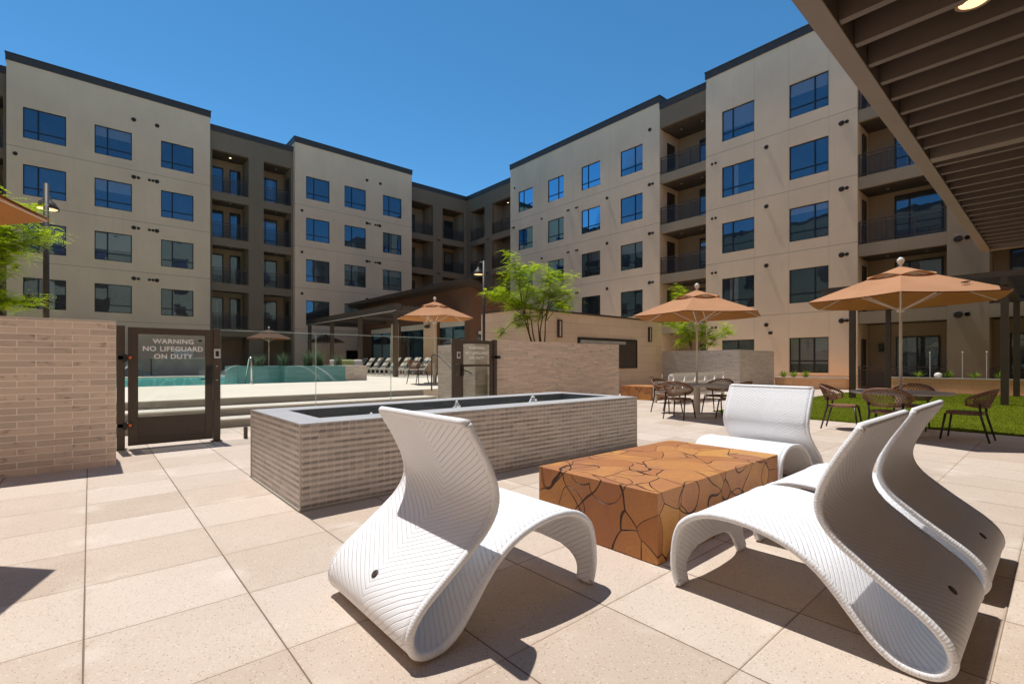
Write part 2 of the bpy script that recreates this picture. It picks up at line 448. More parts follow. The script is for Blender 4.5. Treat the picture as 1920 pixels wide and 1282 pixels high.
def mk_root(name):
    """slices of teak root cast in a block: rounded cells with dark cracks between"""
    t = NT(name)
    tc = t.n.new('ShaderNodeTexCoord')
    p = tc.outputs['Object']
    def warp(src, scale, amt, det=2):
        nz = t.n.new('ShaderNodeTexNoise'); nz.inputs['Scale'].default_value = scale; nz.inputs['Detail'].default_value = det
        t.put(nz.inputs['Vector'], src)
        o = t.n.new('ShaderNodeVectorMath'); o.operation = 'SUBTRACT'; t.put(o.inputs[0], nz.outputs['Color']); o.inputs[1].default_value = (.5, .5, .5)
        sc = t.n.new('ShaderNodeVectorMath'); sc.operation = 'SCALE'; sc.inputs['Scale'].default_value = amt
        t.put(sc.inputs[0], o.outputs[0])
        w = t.n.new('ShaderNodeVectorMath'); w.operation = 'ADD'
        t.put(w.inputs[0], src); t.put(w.inputs[1], sc.outputs[0])
        return w.outputs[0]
    wp = warp(warp(p, 1.2, 0.40), 2.9, 0.24, 0)
    ve = t.voro(wp, 3.25, 'DISTANCE_TO_EDGE')
    vc = t.voro(wp, 3.25, 'F1')
    vr = t.voro(warp(p, 2.2, 0.22), 2.6, 'F1')            # second set of rounded outlines
    cr, cg, cb = t.sep(vc.outputs['Color'])
    edge = ve.outputs['Distance']
    vary = t.smooth(t.noise(p, 3.1, 2), 0.36, 0.68)
    thick = t.math('ADD', 0.005, t.math('MULTIPLY', vary, 0.013))
    c1 = t.smooth(t.math('SUBTRACT', edge, thick), 0.006, 0.0)
    show = t.smooth(t.noise(p, 2.3, 1), 0.38, 0.46)
    rd = t.math('ABSOLUTE', t.math('SUBTRACT', vr.outputs['Distance'], 0.40))
    c2 = t.math('MULTIPLY', t.smooth(t.math('SUBTRACT', rd, t.math('MULTIPLY', vary, 0.006)), 0.008, 0.0), t.smooth(t.noise(p, 2.7, 1), 0.5, 0.56))
    crack = t.math('MAXIMUM', t.math('MULTIPLY', c1, show), c2)
    faint = t.math('MULTIPLY', c1, 0.45)
    ring = t.math('ABSOLUTE', t.math('SUBTRACT', t.math('FRACT', t.math('MULTIPLY', t.math('ADD', edge, t.math('MULTIPLY', t.noise(p, 5.0, 3), 0.16)), 13.0)), 0.5))
    grain = t.noise(warp(p, 3.0, 0.3), 48, 5, 0.7)
    base = t.ramp(cr, [(0.0, (0.40, 0.15, 0.042)), (0.4, (0.47, 0.195, 0.056)), (0.75, (0.52, 0.23, 0.066)), (1.0, (0.58, 0.275, 0.062))])
    base = t.mix(t.math('MULTIPLY', t.smooth(ring, 0.25, 0.5), 0.20), base, (0.27, 0.10, 0.034))
    base = t.mix(t.math('MULTIPLY', t.smooth(grain, 0.45, 0.75), 0.22), base, (0.22, 0.085, 0.03))
    blot = t.smooth(t.noise(p, 2.6, 5, 0.65), 0.42, 0.66)
    base = t.mix(t.math('MULTIPLY', blot, 0.42), base, (0.33, 0.125, 0.075))
    heart = t.math('MULTIPLY', t.smooth(vc.outputs['Distance'], 0.34, 0.1), t.math('GREATER_THAN', cg, 0.62))
    base = t.mix(t.math('MULTIPLY', heart, 0.40), base, (0.60, 0.29, 0.055))
    v3 = t.voro(p, 2.7); kn = t.math('LESS_THAN', t.math('ADD', v3.outputs['Distance'], t.math('MULTIPLY', t.noise(p, 26, 3), 0.10)), 0.095)
    base = t.mix(t.math('MULTIPLY', kn, 0.85), base, (0.05, 0.02, 0.01))
    base = t.mix(t.math('MAXIMUM', crack, faint), base, (0.042, 0.015, 0.006))
    t.col(base); t.rough(t.math('ADD', 0.40, t.math('MULTIPLY', grain, 0.22))); t.set(Specular_IOR_Level=0.4)
    h = t.math('SUBTRACT', t.math('ADD', t.math('MULTIPLY', grain, 0.10), t.math('MULTIPLY', t.noise(p, 5, 2), 0.3)), crack)
    t.bump(h, 1.0, 0.02)
    return t.m
M['root'] = mk_root('teak_root_slices')

def mk_fabric(name, c):
    t = NT(name)
    p, _ = t.pos()
    f = t.noise(p, 1.6, 4)
    col = t.ramp(f, [(0.3, tuple(x * 0.93 for x in c)), (0.7, tuple(x * 1.05 for x in c))])
    d = t.n.new('ShaderNodeBsdfDiffuse'); t.put(d.inputs[0], col)
    tr = t.n.new('ShaderNodeBsdfTranslucent'); tr.inputs[0].default_value = (c[0] * 0.8, c[1] * 0.50, c[2] * 0.18, 1)
    b = t.n.new('ShaderNodeBump'); b.inputs['Strength'].default_value = 0.25; b.inputs['Distance'].default_value = 0.02
    t.put(b.inputs['Height'], t.noise(p, 3.5, 3)); t.put(d.inputs['Normal'], b.outputs[0])
    mx = t.n.new('ShaderNodeMixShader'); mx.inputs[0].default_value = 0.11
    t.t.links.new(d.outputs[0], mx.inputs[1]); t.t.links.new(tr.outputs[0], mx.inputs[2])
    t.t.links.new(mx.outputs[0], t.out.inputs[0])
    return t.m
M['shade_underlayer'] = plain('painted_underside_shade', (0.40, 0.175, 0.045), 0.9, 0.08)  # underside shade as a darker colour; the canopy itself is one cloth
M['canvas'] = mk_fabric('terracotta_canvas', (0.50, 0.265, 0.148))

def mk_leaf(name, c1, c2, tl=0.45):
    t = NT(name)
    oi = t.n.new('ShaderNodeNewGeometry')
    f = oi.outputs['Random Per Island']
    col = t.ramp(f, [(0.0, c1), (1.0, c2)])
    d = t.n.new('ShaderNodeBsdfDiffuse'); t.put(d.inputs[0], col)
    tr = t.n.new('ShaderNodeBsdfTranslucent'); t.put(tr.inputs[0], t.mix(0.5, col, tuple(min(1, x * 1.8) for x in c2)))
    mx = t.n.new('ShaderNodeMixShader'); mx.inputs[0].default_value = tl
    t.t.links.new(d.outputs[0], mx.inputs[1]); t.t.links.new(tr.outputs[0], mx.inputs[2])
    t.t.links.new(mx.outputs[0], t.out.inputs[0])
    return t.m
M['leaf'] = mk_leaf('feathery_leaf', (0.23, 0.34, 0.012), (0.45, 0.55, 0.025))
M['blade'] = mk_leaf('strappy_leaf', (0.07, 0.14, 0.015), (0.22, 0.30, 0.04), 0.3)
M['blade_grey'] = mk_leaf('grey_green_leaf', (0.06, 0.09, 0.05), (0.15, 0.19, 0.11), 0.3)
M['turf_blade'] = mk_leaf('turf_blade', (0.080, 0.105, 0.002), (0.125, 0.145, 0.004), 0.3)

def mk_turf():
    t = NT('green_turf')
    p, _ = t.pos()
    f = t.noise(p, 0.9, 5, 0.65); g = t.noise(p, 70, 3)
    col = t.ramp(f, [(0.3, (0.075, 0.100, 0.002)), (0.7, (0.13, 0.142, 0.004))])
    col = t.mix(t.math('MULTIPLY', t.smooth(g, 0.45, 0.7), 0.5), col, (0.055, 0.11, 0.008))
    t.col(col); t.rough(0.9); t.set(Specular_IOR_Level=0.1)
    t.bump(g, 0.8, 0.03)
    return t.m
M['turf'] = mk_turf()

def mk_water(name, tint, bscale, bstr):
    t = NT(name)
    p, _ = t.pos()
    tr = t.n.new('ShaderNodeBsdfTransparent'); tr.inputs[0].default_value = (*tint, 1)
    g = t.n.new('ShaderNodeBsdfGlossy'); g.inputs['Roughness'].default_value = 0.03
    b = t.n.new('ShaderNodeBump'); b.inputs['Strength'].default_value = bstr; b.inputs['Distance'].default_value = 0.03
    t.put(b.inputs['Height'], t.noise(p, bscale, 3)); t.put(g.inputs['Normal'], b.outputs[0])
    lw = t.n.new('ShaderNodeFresnel'); lw.inputs[0].default_value = 1.33
    t.put(lw.inputs['Normal'], b.outputs[0])
    mx = t.n.new('ShaderNodeMixShader')
    t.put(mx.inputs[0], t.math('MULTIPLY', lw.outputs[0], 0.55))
    t.t.links.new(tr.outputs[0], mx.inputs[1]); t.t.links.new(g.outputs[0], mx.inputs[2])
    t.t.links.new(mx.outputs[0], t.out.inputs[0])
    return t.m
M['water'] = mk_water('pool_water', (0.74, 0.98, 0.98), 2.2, 0.7)
def mk_basin():
    t = NT('turquoise_pool_plaster')
    p, _ = t.pos()
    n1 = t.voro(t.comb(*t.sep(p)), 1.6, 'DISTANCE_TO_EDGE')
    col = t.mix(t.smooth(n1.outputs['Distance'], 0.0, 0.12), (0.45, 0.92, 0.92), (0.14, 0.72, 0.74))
    t.col(col); t.rough(0.7)
    return t.m
M['basin'] = mk_basin()
M['spray'] = plain('white_water_spray', (0.85, 0.88, 0.88), 0.25, 0.02)
def mk_text():
    t = NT('white_vinyl_lettering'); t.col((0.92, 0.91, 0.88)); t.rough(0.6); return t.m
M['vinyl'] = mk_text()

M['inner_tile'] = mk_brick('slate_inner_tile', (0.22, 0.235, 0.24), (0.15, 0.165, 0.17), (0.22, 0.23, 0.235), .3, .04, .002, .5, rough=.3)
M['dark_water'] = mk_water('fountain_water', (0.62, 0.72, 0.74), 9.0, 0.6)
# ------------------------------------------------------------------ mesh builder
class MB:
    def __init__(s): s.v = []; s.f = []; s.uv = None
    def add(s, vs, fs):
        o = len(s.v); s.v += [tuple(x) for x in vs]; s.f += [tuple(i + o for i in f) for f in fs]
        return s
    def box(s, x0, x1, y0, y1, z0, z1):
        vs = [(x0, y0, z0), (x1, y0, z0), (x1, y1, z0), (x0, y1, z0), (x0, y0, z1), (x1, y0, z1), (x1, y1, z1), (x0, y1, z1)]
        return s.add(vs, [(0, 3, 2, 1), (4, 5, 6, 7), (0, 1, 5, 4), (1, 2, 6, 5), (2, 3, 7, 6), (3, 0, 4, 7)])
    def prism(s, poly, z0, z1):
        n = len(poly)
        vs = [(x, y, z0) for x, y in poly] + [(x, y, z1) for x, y in poly]
        return s.add(vs, [tuple(range(n))[::-1], tuple(range(n, 2 * n))] + [(i, (i + 1) % n, n + (i + 1) % n, n + i) for i in range(n)])
    def tube(s, pts, r, n=8, cap=True):
        pts = [Vector(p) for p in pts]
        rs = r if isinstance(r, (list, tuple)) else [r] * len(pts)
        vs = []; up = None
        for i, p in enumerate(pts):
            a = pts[max(0, i - 1)]; b = pts[min(len(pts) - 1, i + 1)]
            d = (b - a)
            d = d.normalized() if d.length > 1e-9 else Vector((0, 0, 1))
            if up is None:
                up = Vector((0, 0, 1)) if abs(d.z) < 0.9 else Vector((1, 0, 0))
            sx = d.cross(up)
            if sx.length < 1e-4: sx = d.cross(Vector((0.3, 1, 0.2)))
            sx.normalize(); sy = sx.cross(d).normalized(); up = sy
            for k in range(n):
                an = 2 * PI * k / n
                vs.append(p + sx * math.cos(an) * rs[i] + sy * math.sin(an) * rs[i])
        fs = []
        for i in range(len(pts) - 1):
            for k in range(n):
                fs.append((i * n + k, i * n + (k + 1) % n, (i + 1) * n + (k + 1) % n, (i + 1) * n + k))
        if cap:
            fs.append(tuple(range(n))[::-1]); L = (len(pts) - 1) * n
            fs.append(tuple(range(L, L + n)))
        return s.add(vs, fs)
    def bar(s, a, b, w, h=None):
        """square bar between two points"""
        h = h or w
        a = Vector(a); b = Vector(b); d = (b - a).normalized()
        up = Vector((0, 0, 1)) if abs(d.z) < 0.95 else Vector((1, 0, 0))
        x = d.cross(up).normalized(); y = x.cross(d).normalized()
        vs = []
        for p in (a, b):
            for i, j in ((-1, -1), (1, -1), (1, 1), (-1, 1)):
                vs.append(p + x * i * w / 2 + y * j * h / 2)
        return s.add(vs, [(0, 3, 2, 1), (4, 5, 6, 7), (0, 1, 5, 4), (1, 2, 6, 5), (2, 3, 7, 6), (3, 0, 4, 7)])
    def lathe(s, prof, c=(0, 0, 0), n=24):
        vs = []; fs = []
        for r, z in prof:
            for k in range(n):
                an = 2 * PI * k / n
                vs.append((c[0] + r * math.cos(an), c[1] + r * math.sin(an), c[2] + z))
        for i in range(len(prof) - 1):
            for k in range(n):
                fs.append((i * n + k, i * n + (k + 1) % n, (i + 1) * n + (k + 1) % n, (i + 1) * n + k))
        fs.append(tuple(range(n))[::-1]); L = (len(prof) - 1) * n
        fs.append(tuple(range(L, L + n)))
        return s.add(vs, fs)
    def map(s, fn):
        s.v = [tuple(fn(*p)) for p in s.v]; return s
    def build(s, name, mat, parent=None, smooth=False, bevel=0.0, world=True):
        me = bpy.data.meshes.new(name)
        me.from_pydata(s.v, [], s.f)
        if s.uv:
            l = me.uv_layers.new(name='UVMap')
            for i, lp in enumerate(me.loops): l.data[i].uv = s.uv[lp.vertex_index]
        me.materials.append(M[mat])
        if smooth:
            for p in me.polygons: p.use_smooth = True
        me.update()
        o = bpy.data.objects.new(name, me)
        C.objects.link(o)
        if bevel:
            b = o.modifiers.new('bevel', 'BEVEL'); b.width = bevel; b.segments = 2; b.limit_method = 'ANGLE'; b.angle_limit = R(40)
        if parent: attach(o, parent, world)
        return o

def wmat(o):
    b = Matrix.LocRotScale(o.location, o.rotation_euler, o.scale)
    return wmat(o.parent) @ o.matrix_parent_inverse @ b if o.parent else b
def attach(o, parent, world=True):
    o.parent = parent
    if world: o.matrix_parent_inverse = wmat(parent).inverted()

def tag(o, label=None, cat=None, group=None, kind=None):
    if label: o['label'] = label
    if cat: o['category'] = cat
    if group: o['group'] = group
    if kind: o['kind'] = kind
    return o
def thing(name, label, cat, loc=(0, 0, 0), rz=0.0, group=None):
    o = bpy.data.objects.new(name, None); C.objects.link(o)
    o.empty_display_size = 0.2
    o.location = loc; o.rotation_euler = (0, 0, rz)
    return tag(o, label, cat, group)
def kids(o): return [x for x in C.objects if x.parent == o]
def dup(root, loc, rz=0.0, label=None, group=None):
    r = root.copy(); C.objects.link(r); r.location = loc; r.rotation_euler = (0, 0, rz)
    if label: r['label'] = label
    if group: r['group'] = group
    for ch in list(root.children):
        c = ch.copy(); C.objects.link(c); c.parent = r
        for g in list(ch.children):
            d = g.copy(); C.objects.link(d); d.parent = c
    return r
def struct(o): return tag(o, kind='structure')

# ================================================================== THE SETTING
struct(MB().add([(-300, -300, -0.6), (300, -300, -0.6), (300, 300, -0.6), (-300, 300, -0.6)], [(0, 1, 2, 3)]).build('ground', 'concrete'))
struct(MB().add([(-9, -3.1, 0), (30, -3.1, 0), (30, 14, 0), (-9, 14, 0)], [(0, 1, 2, 3)]).build('paving', 'paver'))

# artificial turf by the right-hand tables
turf_poly = [(11.9, -3.0), (25.6, -3.0), (25.6, 5.2), (23.2, 5.95), (11.95, 5.9)]
mb = MB().prism(turf_poly, -0.02, 0.018)
struct(mb.build('grass_base', 'turf'))
mb = MB()
rt = random.Random(3)
while len(mb.f) < 42000:
    u = 11.9 + 13.7 * rt.random() ** 1.5
    v = rt.uniform(-0.6, 5.95)
    if u > 23.2 and v > 5.95 - (u - 23.2) * 0.3: continue
    if v > 5.9: continue
    a = rt.uniform(0, 2 * PI); h = rt.uniform(0.010, 0.024); wd = 0.005 + 0.0004 * (u - 11)
    dx, dy = math.cos(a) * wd, math.sin(a) * wd
    lx, ly = rt.uniform(-.015, .015), rt.uniform(-.015, .015)
    mb.add([(u - dx, v - dy, .016), (u + dx, v + dy, .016), (u + lx, v + ly, .016 + h)], [(0, 1, 2)])
tag(mb.build('grass', 'turf_blade'), 'short bright green turf beside the paved terrace', 'grass', kind='stuff')

# ---- raised pool deck, steps and pool
DZ = 0.49
mb = MB()
mb.box(-9, 7.9, 11.95, 19.0, -0.3, DZ)
mb.box(7.9, 11.9, 11.95, 38.0, -0.3, DZ)
mb.box(11.9, 29.0, 13.0, 39.2, -0.3, DZ)
mb.box(-9, 7.9, 31.0, 38.0, -0.3, DZ)
struct(mb.build('pool_deck', 'deck'))
def step(v0, v1, z0, z1):
    struct(MB().box(-9, 7.1, v0, v1, z0, z1 - 0.03).build('step_riser', 'step_tile'))
    struct(MB().box(-9, 7.1, v0 - 0.015, v1, z1 - 0.03, z1).build('step_tread', 'concrete'))
step(10.63, 11.25, -0.1, 0.165)
step(11.25, 11.945, -0.1, 0.328)
struct(MB().box(-9, 7.1, 11.93, 11.949, 0.328, DZ - 0.03).build('step_riser', 'step_tile'))
mb = MB()
mb.box(-9, 8.0, 18.9, 31.1, -1.3, -1.0)
mb.box(-9, 7.899, 18.95, 19.002, -1.0, 0.40); mb.box(-9, 7.899, 30.998, 31.05, -1.0, 0.40)
mb.box(7.898, 7.95, 19.0, 31.0, -1.0, 0.40)
struct(mb.build('pool_basin', 'basin'))
mb = MB(); mb.add([(-9, 19.0, 0.37), (7.898, 19.0, 0.37), (7.898, 31.0, 0.37), (-9, 31.0, 0.37)], [(0, 1, 2, 3)])
struct(mb.build('water', 'water'))

# ================================================================== APARTMENT WINGS
def facade(mb, T, s0, s1, z0, z1, d, openings, reveal):
    xs = sorted({s0, s1, *[o[0] for o in openings], *[o[1] for o in openings]})
    zs = sorted({z0, z1, *[o[2] for o in openings], *[o[3] for o in openings]})
    xs = [x for x in xs if s0 <= x <= s1]; zs = [z for z in zs if z0 <= z <= z1]
    for i in range(len(xs) - 1):
        for j in range(len(zs) - 1):
            cx, cz = (xs[i] + xs[i + 1]) / 2, (zs[j] + zs[j + 1]) / 2
            if any(o[0] < cx < o[1] and o[2] < cz < o[3] for o in openings): continue
            mb.add([T(xs[i], d, zs[j]), T(xs[i + 1], d, zs[j]), T(xs[i + 1], d, zs[j + 1]), T(xs[i], d, zs[j + 1])], [(0, 1, 2, 3)])
    for a, b, c, e in openings:
        q = [(a, c), (b, c), (b, e), (a, e)]
        for k in range(4):
            (x1, y1), (x2, y2) = q[k], q[(k + 1) % 4]
            mb.add([T(x1, d, y1), T(x2, d, y2), T(x2, d - reveal, y2), T(x1, d - reveal, y1)], [(0, 1, 2, 3)])
def fbox(mb, T, s0, s1, d0, d1, z0, z1):
    a = T(s0, d0, z0); b = T(s1, d1, z1)
    return mb.box(min(a[0], b[0]), max(a[0], b[0]), min(a[1], b[1]), max(a[1], b[1]), min(z0, z1), max(z0, z1))
def window(T, root, s0, s1, z0, z1, d, mull=0.35, transom=0.26, name='window', fw=0.045, mulls=None):
    """frame part with its pane as sub-part, set d behind the wall face"""
    mb = MB()
    fbox(mb, T, s0 + .002, s1 - .002, d, d - .06, z0 + .002, z0 + fw); fbox(mb, T, s0 + .002, s1 - .002, d, d - .06, z1 - fw, z1 - .002)
    fbox(mb, T, s0 + .002, s0 + fw, d, d - .06, z0 + fw, z1 - fw); fbox(mb, T, s1 - fw, s1 - .002, d, d - .06, z0 + fw, z1 - fw)
    for m in (mulls or [mull]):
        sm = s0 + (s1 - s0) * m
        fbox(mb, T, sm - .035, sm + .035, d - .004, d - .056, z0 + fw, z1 - fw)
    if transom:
        zt = z0 + (z1 - z0) * transom
        fbox(mb, T, s0 + fw, s1 - fw, d - .008, d - .052, zt - .03, zt + .03)
    f = mb.build(name, 'frame', root)
    p = MB().add([T(s0 + .01, d - .03, z0 + .01), T(s1 - .01, d - .03, z0 + .01), T(s1 - .01, d - .03, z1 - .01), T(s0 + .01, d - .03, z1 - .01)], [(0, 1, 2, 3)])
    p.build('pane', 'pane', f)
    return f
VENT = {}
def vent(T, root, s, z, d, r):
    """round louvred wall vent"""
    prof = [(r, 0.0), (r, 0.04), (r * .82, 0.055), (r * .78, 0.03), (r * .4, 0.035), (r * .3, 0.055), (0.001, 0.055)]
    mb = MB().lathe(prof, n=14)
    mb.map(lambda x, y, z_: T(s + x, d + z_, z + y))
    return mb.build('vent', 'vent', root)
def railing(T, s0, s1, z, d, parent, side=None, posts=2):
    mb = MB()
    fbox(mb, T, s0, s1, d, d - .045, z + 1.03, z + 1.07); fbox(mb, T, s0, s1, d - .005, d - .035, z + .88, z + .91); fbox(mb, T, s0, s1, d - .005, d - .035, z + .08, z + .115)
    for k in range(posts + 1):
        q = s0 + (s1 - s0) * k / posts
        q = min(max(q, s0 + .02), s1 - .02)
        fbox(mb, T, q - .02, q + .02, d - .002, d - .043, z, z + 1.03)
    r = mb.build('railing', 'bronze', parent)
    m = MB(); m.add([T(s0, d - .02, z + .1), T(s1, d - .02, z + .1), T(s1, d - .02, z + .9), T(s0, d - .02, z + .9)], [(0, 1, 2, 3)])
    m.build('railing_mesh', 'mesh', parent)
def downlight(T, parent, s, d, z, lit):
    mb = MB().lathe([(0.07, 0.0), (0.075, -0.012), (0.05, -0.014), (0.001, -0.010)], n=12)
    c = T(s, d, z); mb.map(lambda x, y, q: (c[0] + x, c[1] + y, c[2] + q))
    mb.build('downlight', 'bulb_glow' if lit else 'bulb_dim', parent)
def cap(T, root, s0, s1, d0, d1, z0, z1):
    mb = MB(); fbox(mb, T, s0, s1, d0, d1, z0, z1); fbox(mb, T, s0 - .03, s1 + .03, d0 + .03, d1, z1, z1 + .05)
    mb.build('parapet', 'cap', root)
FL = [3.6 + 3.15 * k for k in range(4)]          # balcony floor levels
WT = [5.98, 9.13, 12.3, 15.48]                    # window heads
WB = [4.26, 7.41, 10.58, 13.76]                   # window sills

# ---------------- left wing: facade in the plane y = 38.2, facing the camera side
TL = lambda s, d, z: (s, 38.2 - d, z)
LW = thing('apartment_wing', 'long shaded cream apartment wing with three round-vent window columns, standing behind the pool', 'apartment building', (8, 38.2, 0))
def cream_block(T, root, s0, s1, cols, sides, gops, z1=17.86, mat='stucco'):
    ops = [(a, b, WB[k], WT[k]) for a, b, m in cols for k in range(4)] + gops
    mb = MB(); facade(mb, T, s0, s1, -0.5, z1, 0, ops, 0.12)
    for s in sides:
        mb.add([T(s, 0, -0.5), T(s, -2.6, -0.5), T(s, -2.6, z1), T(s, 0, z1)], [(0, 1, 2, 3)])
    mb.build('wall', mat, root)
    cap(T, root, s0 - .04, s1 + .04, 0.05, -9, z1 - .02, z1 + .36)
    for a, b, m in cols:
        for k in range(4):
            window(T, root, a, b, WB[k], WT[k], -.06, m)
cream_block(TL, LW, -3.44, 6.16, [(-2.80, -1.03, .345), (.22, 1.98, .34), (3.45, 5.21, .345)], (-3.44, 6.16), [(-1.4, 1.6, -.5, 2.9)])
cream_block(TL, LW, 11.65, 21.55, [(12.46, 14.26, .34), (15.46, 17.27, .34), (18.79, 20.55, .34)], (11.65, 21.55), [(15.6, 17.6, -.5, 2.2)])
for base, s1 in ((0, 0), (15.29, 0)):
    for k in range(4):
        z = 16.34 if k == 3 else 12.77 - 3.155 * (2 - k)
        if k == 3:
            if base == 0: P = [(2.07, .12), (3.25, .12)]
            else: P = [(17.36, .12), (18.55, .12)]
        else:
            P = [(2.07, .12), (2.3, .085), (2.85, .08), (3.03, .08), (3.24, .12), (-3.1, .1)] if base == 0 else [(17.36, .12), (17.59, .08), (18.1, .08), (18.3, .08), (18.5, .12), (12.16, .1)]
        for s, r in P: vent(TL, LW, s, z, 0, r)
for s, r in ((2.07, .12), (3.24, .12), (17.36, .12)): vent(TL, LW, s, 3.3, 0, r)
# ground-floor recesses: dark entrances
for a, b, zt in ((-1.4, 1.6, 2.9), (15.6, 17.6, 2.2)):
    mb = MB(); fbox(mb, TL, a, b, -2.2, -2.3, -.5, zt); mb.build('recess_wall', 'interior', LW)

def brown_recess(T, root, s0, s1, d, openings, ztop, gz=True, lit=(), doors=(), wins=(), sidewalls=(), depth=1.9, mat='stucco_brown', piers_only=False):
    """recessed frame of balconies; openings = [(a, b)] repeated on each floor"""
    ops = []
    for a, b in openings:
        for k in range(4):
            ops.append((a, b, FL[k], FL[k] + 2.6 if k < 3 else 15.92))
        ops.append((a, b, -.5, 3.02))
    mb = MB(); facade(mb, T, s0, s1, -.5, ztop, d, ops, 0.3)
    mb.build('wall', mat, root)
    cap(T, root, s0 - .02, s1 + .02, d + .04, -9, ztop - .02, ztop + .33)
    for a, b in openings:
        rb = MB()
        fbox(rb, T, a - .3, b + .3, d - depth, d - depth - .1, -.5, 16.2)
        fbox(rb, T, a - .1, a - .001, d - .3, d - depth, -.5, 16.2); fbox(rb, T, b + .001, b + .1, d - .3, d - depth, -.5, 16.2)
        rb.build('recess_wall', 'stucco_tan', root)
        for k in range(5):
            zf = FL[k] if k < 4 else 16.35
            bb = MB(); fbox(bb, T, a - .05, b + .05, d - .301, d - depth + .002, zf - .42, zf - .006)
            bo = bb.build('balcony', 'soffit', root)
            if k < 4: railing(T, a, b, zf, d - .05, bo)
            downlight(T, bo, (a + b) / 2 + .15, d - .95, zf - .43, (round(a), k) in lit)
def balcony_door(T, root, s0, s1, zf, d, mulls=(0.5,), h=2.35, transom=None):
    return window(T, root, s0, s1, zf + .03, zf + h, d, transom=transom, name='balcony_door', fw=.07, mulls=list(mulls))
def side_door(root, x, y, zf, axis, w_=.85):
    mb = MB()
    if axis == 'x': mb.box(x, x + .06, y, y + w_, zf + .02, zf + 2.25)
    else: mb.box(x, x + w_, y, y + .06, zf + .02, zf + 2.25)
    f = mb.build('side_door', 'door_dark', root)

brown_recess(TL, LW, 6.16, 11.65, -.4, [(6.35, 8.6), (9.6, 11.5)], 17.2, lit={(6, 4)})
for k in range(4):
    balcony_door(TL, LW, 6.5, 7.35, FL[k], -2.25, (0.97,)); balcony_door(TL, LW, 7.75, 8.45, FL[k], -2.25, (0.97,))
    balcony_door(TL, LW, 9.75, 11.0, FL[k], -2.25, (0.33,), transom=.3)
    side_door(LW, 11.44, 38.95, FL[k], 'x')
brown_recess(TL, LW, 21.55, 28.1, -.8, [(22.0, 24.25), (25.3, 27.8)], 17.2)
for k in range(4):
    side_door(LW, 22.6, 40.85, FL[k], 'y', .8)
    side_door(LW, 25.8, 40.85, FL[k], 'y', .75)
    balcony_door(TL, LW, 26.7, 27.7, FL[k], -2.62, (0.97,))
    for s, r in ((24.75, .07), (24.95, .07)): vent(TL, LW, s, FL[k] - .28, -.8, r)
brown_recess(TL, LW, -9.5, -3.44, -.4, [(-6.4, -3.6)], 17.2)
for k in range(4):
    balcony_door(TL, LW, -5.9, -3.9, FL[k], -2.25, (0.4,), transom=.3)
mb = MB(); mb.box(-9.4, 27.0, 40.95, 48, -.5, 17.1); mb.build('roof_mass', 'stucco_brown', LW)

# ---------------- right wing: facade in the plane x = 27.1
TR = lambda s, d, z: (27.1 - d, s, z)
RW = thing('apartment_wing', 'tall cream apartment wing on the right with wide balconies, behind the turf', 'apartment building', (27.1, 14, 0))
cream_block(TR, RW, 16.85, 31.22, [(28.45, 30.2, .65), (25.04, 26.75, .35), (21.56, 23.3, .65), (18.09, 19.83, .35)], (16.85, 31.22), [], z1=17.66, mat='stucco_right')
cream_block(TR, RW, 6.40, 13.80, [(11.08, 12.85, .66), (7.58, 9.34, .34)], (6.40, 13.80), [(11.08, 12.85, .72, 2.49), (7.58, 9.34, .72, 2.49)], z1=17.72, mat='stucco_right')
window(TR, RW, 7.58, 9.34, .72, 2.49, -.06, transom=.33, mulls=[.36, .74]); window(TR, RW, 11.08, 12.85, .72, 2.49, -.06, .5, transom=.33)
for k in range(4):
    zk = 3.23 + 3.147 * k
    if k == 3:
        P = [(17.55, 16.16, .12), (30.67, 15.95, .09)]
        for s, z, r in P: vent(TR, RW, s, z, 0, r)
    for s, r in ((17.57, .115), (17.34, .085), (20.95, .11), (24.66, .07), (24.5, .07), (23.81, .07), (23.65, .07), (27.4, .09), (30.87, .08), (30.7, .08)):
        if k: vent(TR, RW, s, zk - .03, 0, r)
    for s, r in ((10.45, .11), (7.035, .125), (6.82, .085), (13.42, .07), (13.21, .07)):
        if k < 3 or s < 8 or s > 10: vent(TR, RW, s, zk, 0, r)
        elif k == 3: vent(TR, RW, s, zk, 0, r)
    for s, dz, r in ((2.92, 0, .15), (2.64, 0, .095), (2.64, .22, .095)):
        if k < 3: vent(TR, RW, s, zk, -.05, r)
mb = MB(); fbox(mb, TR, 10.15, 10.34, .03, 0, 2.72, 2.86); mb.build('wall_box', 'black', RW)
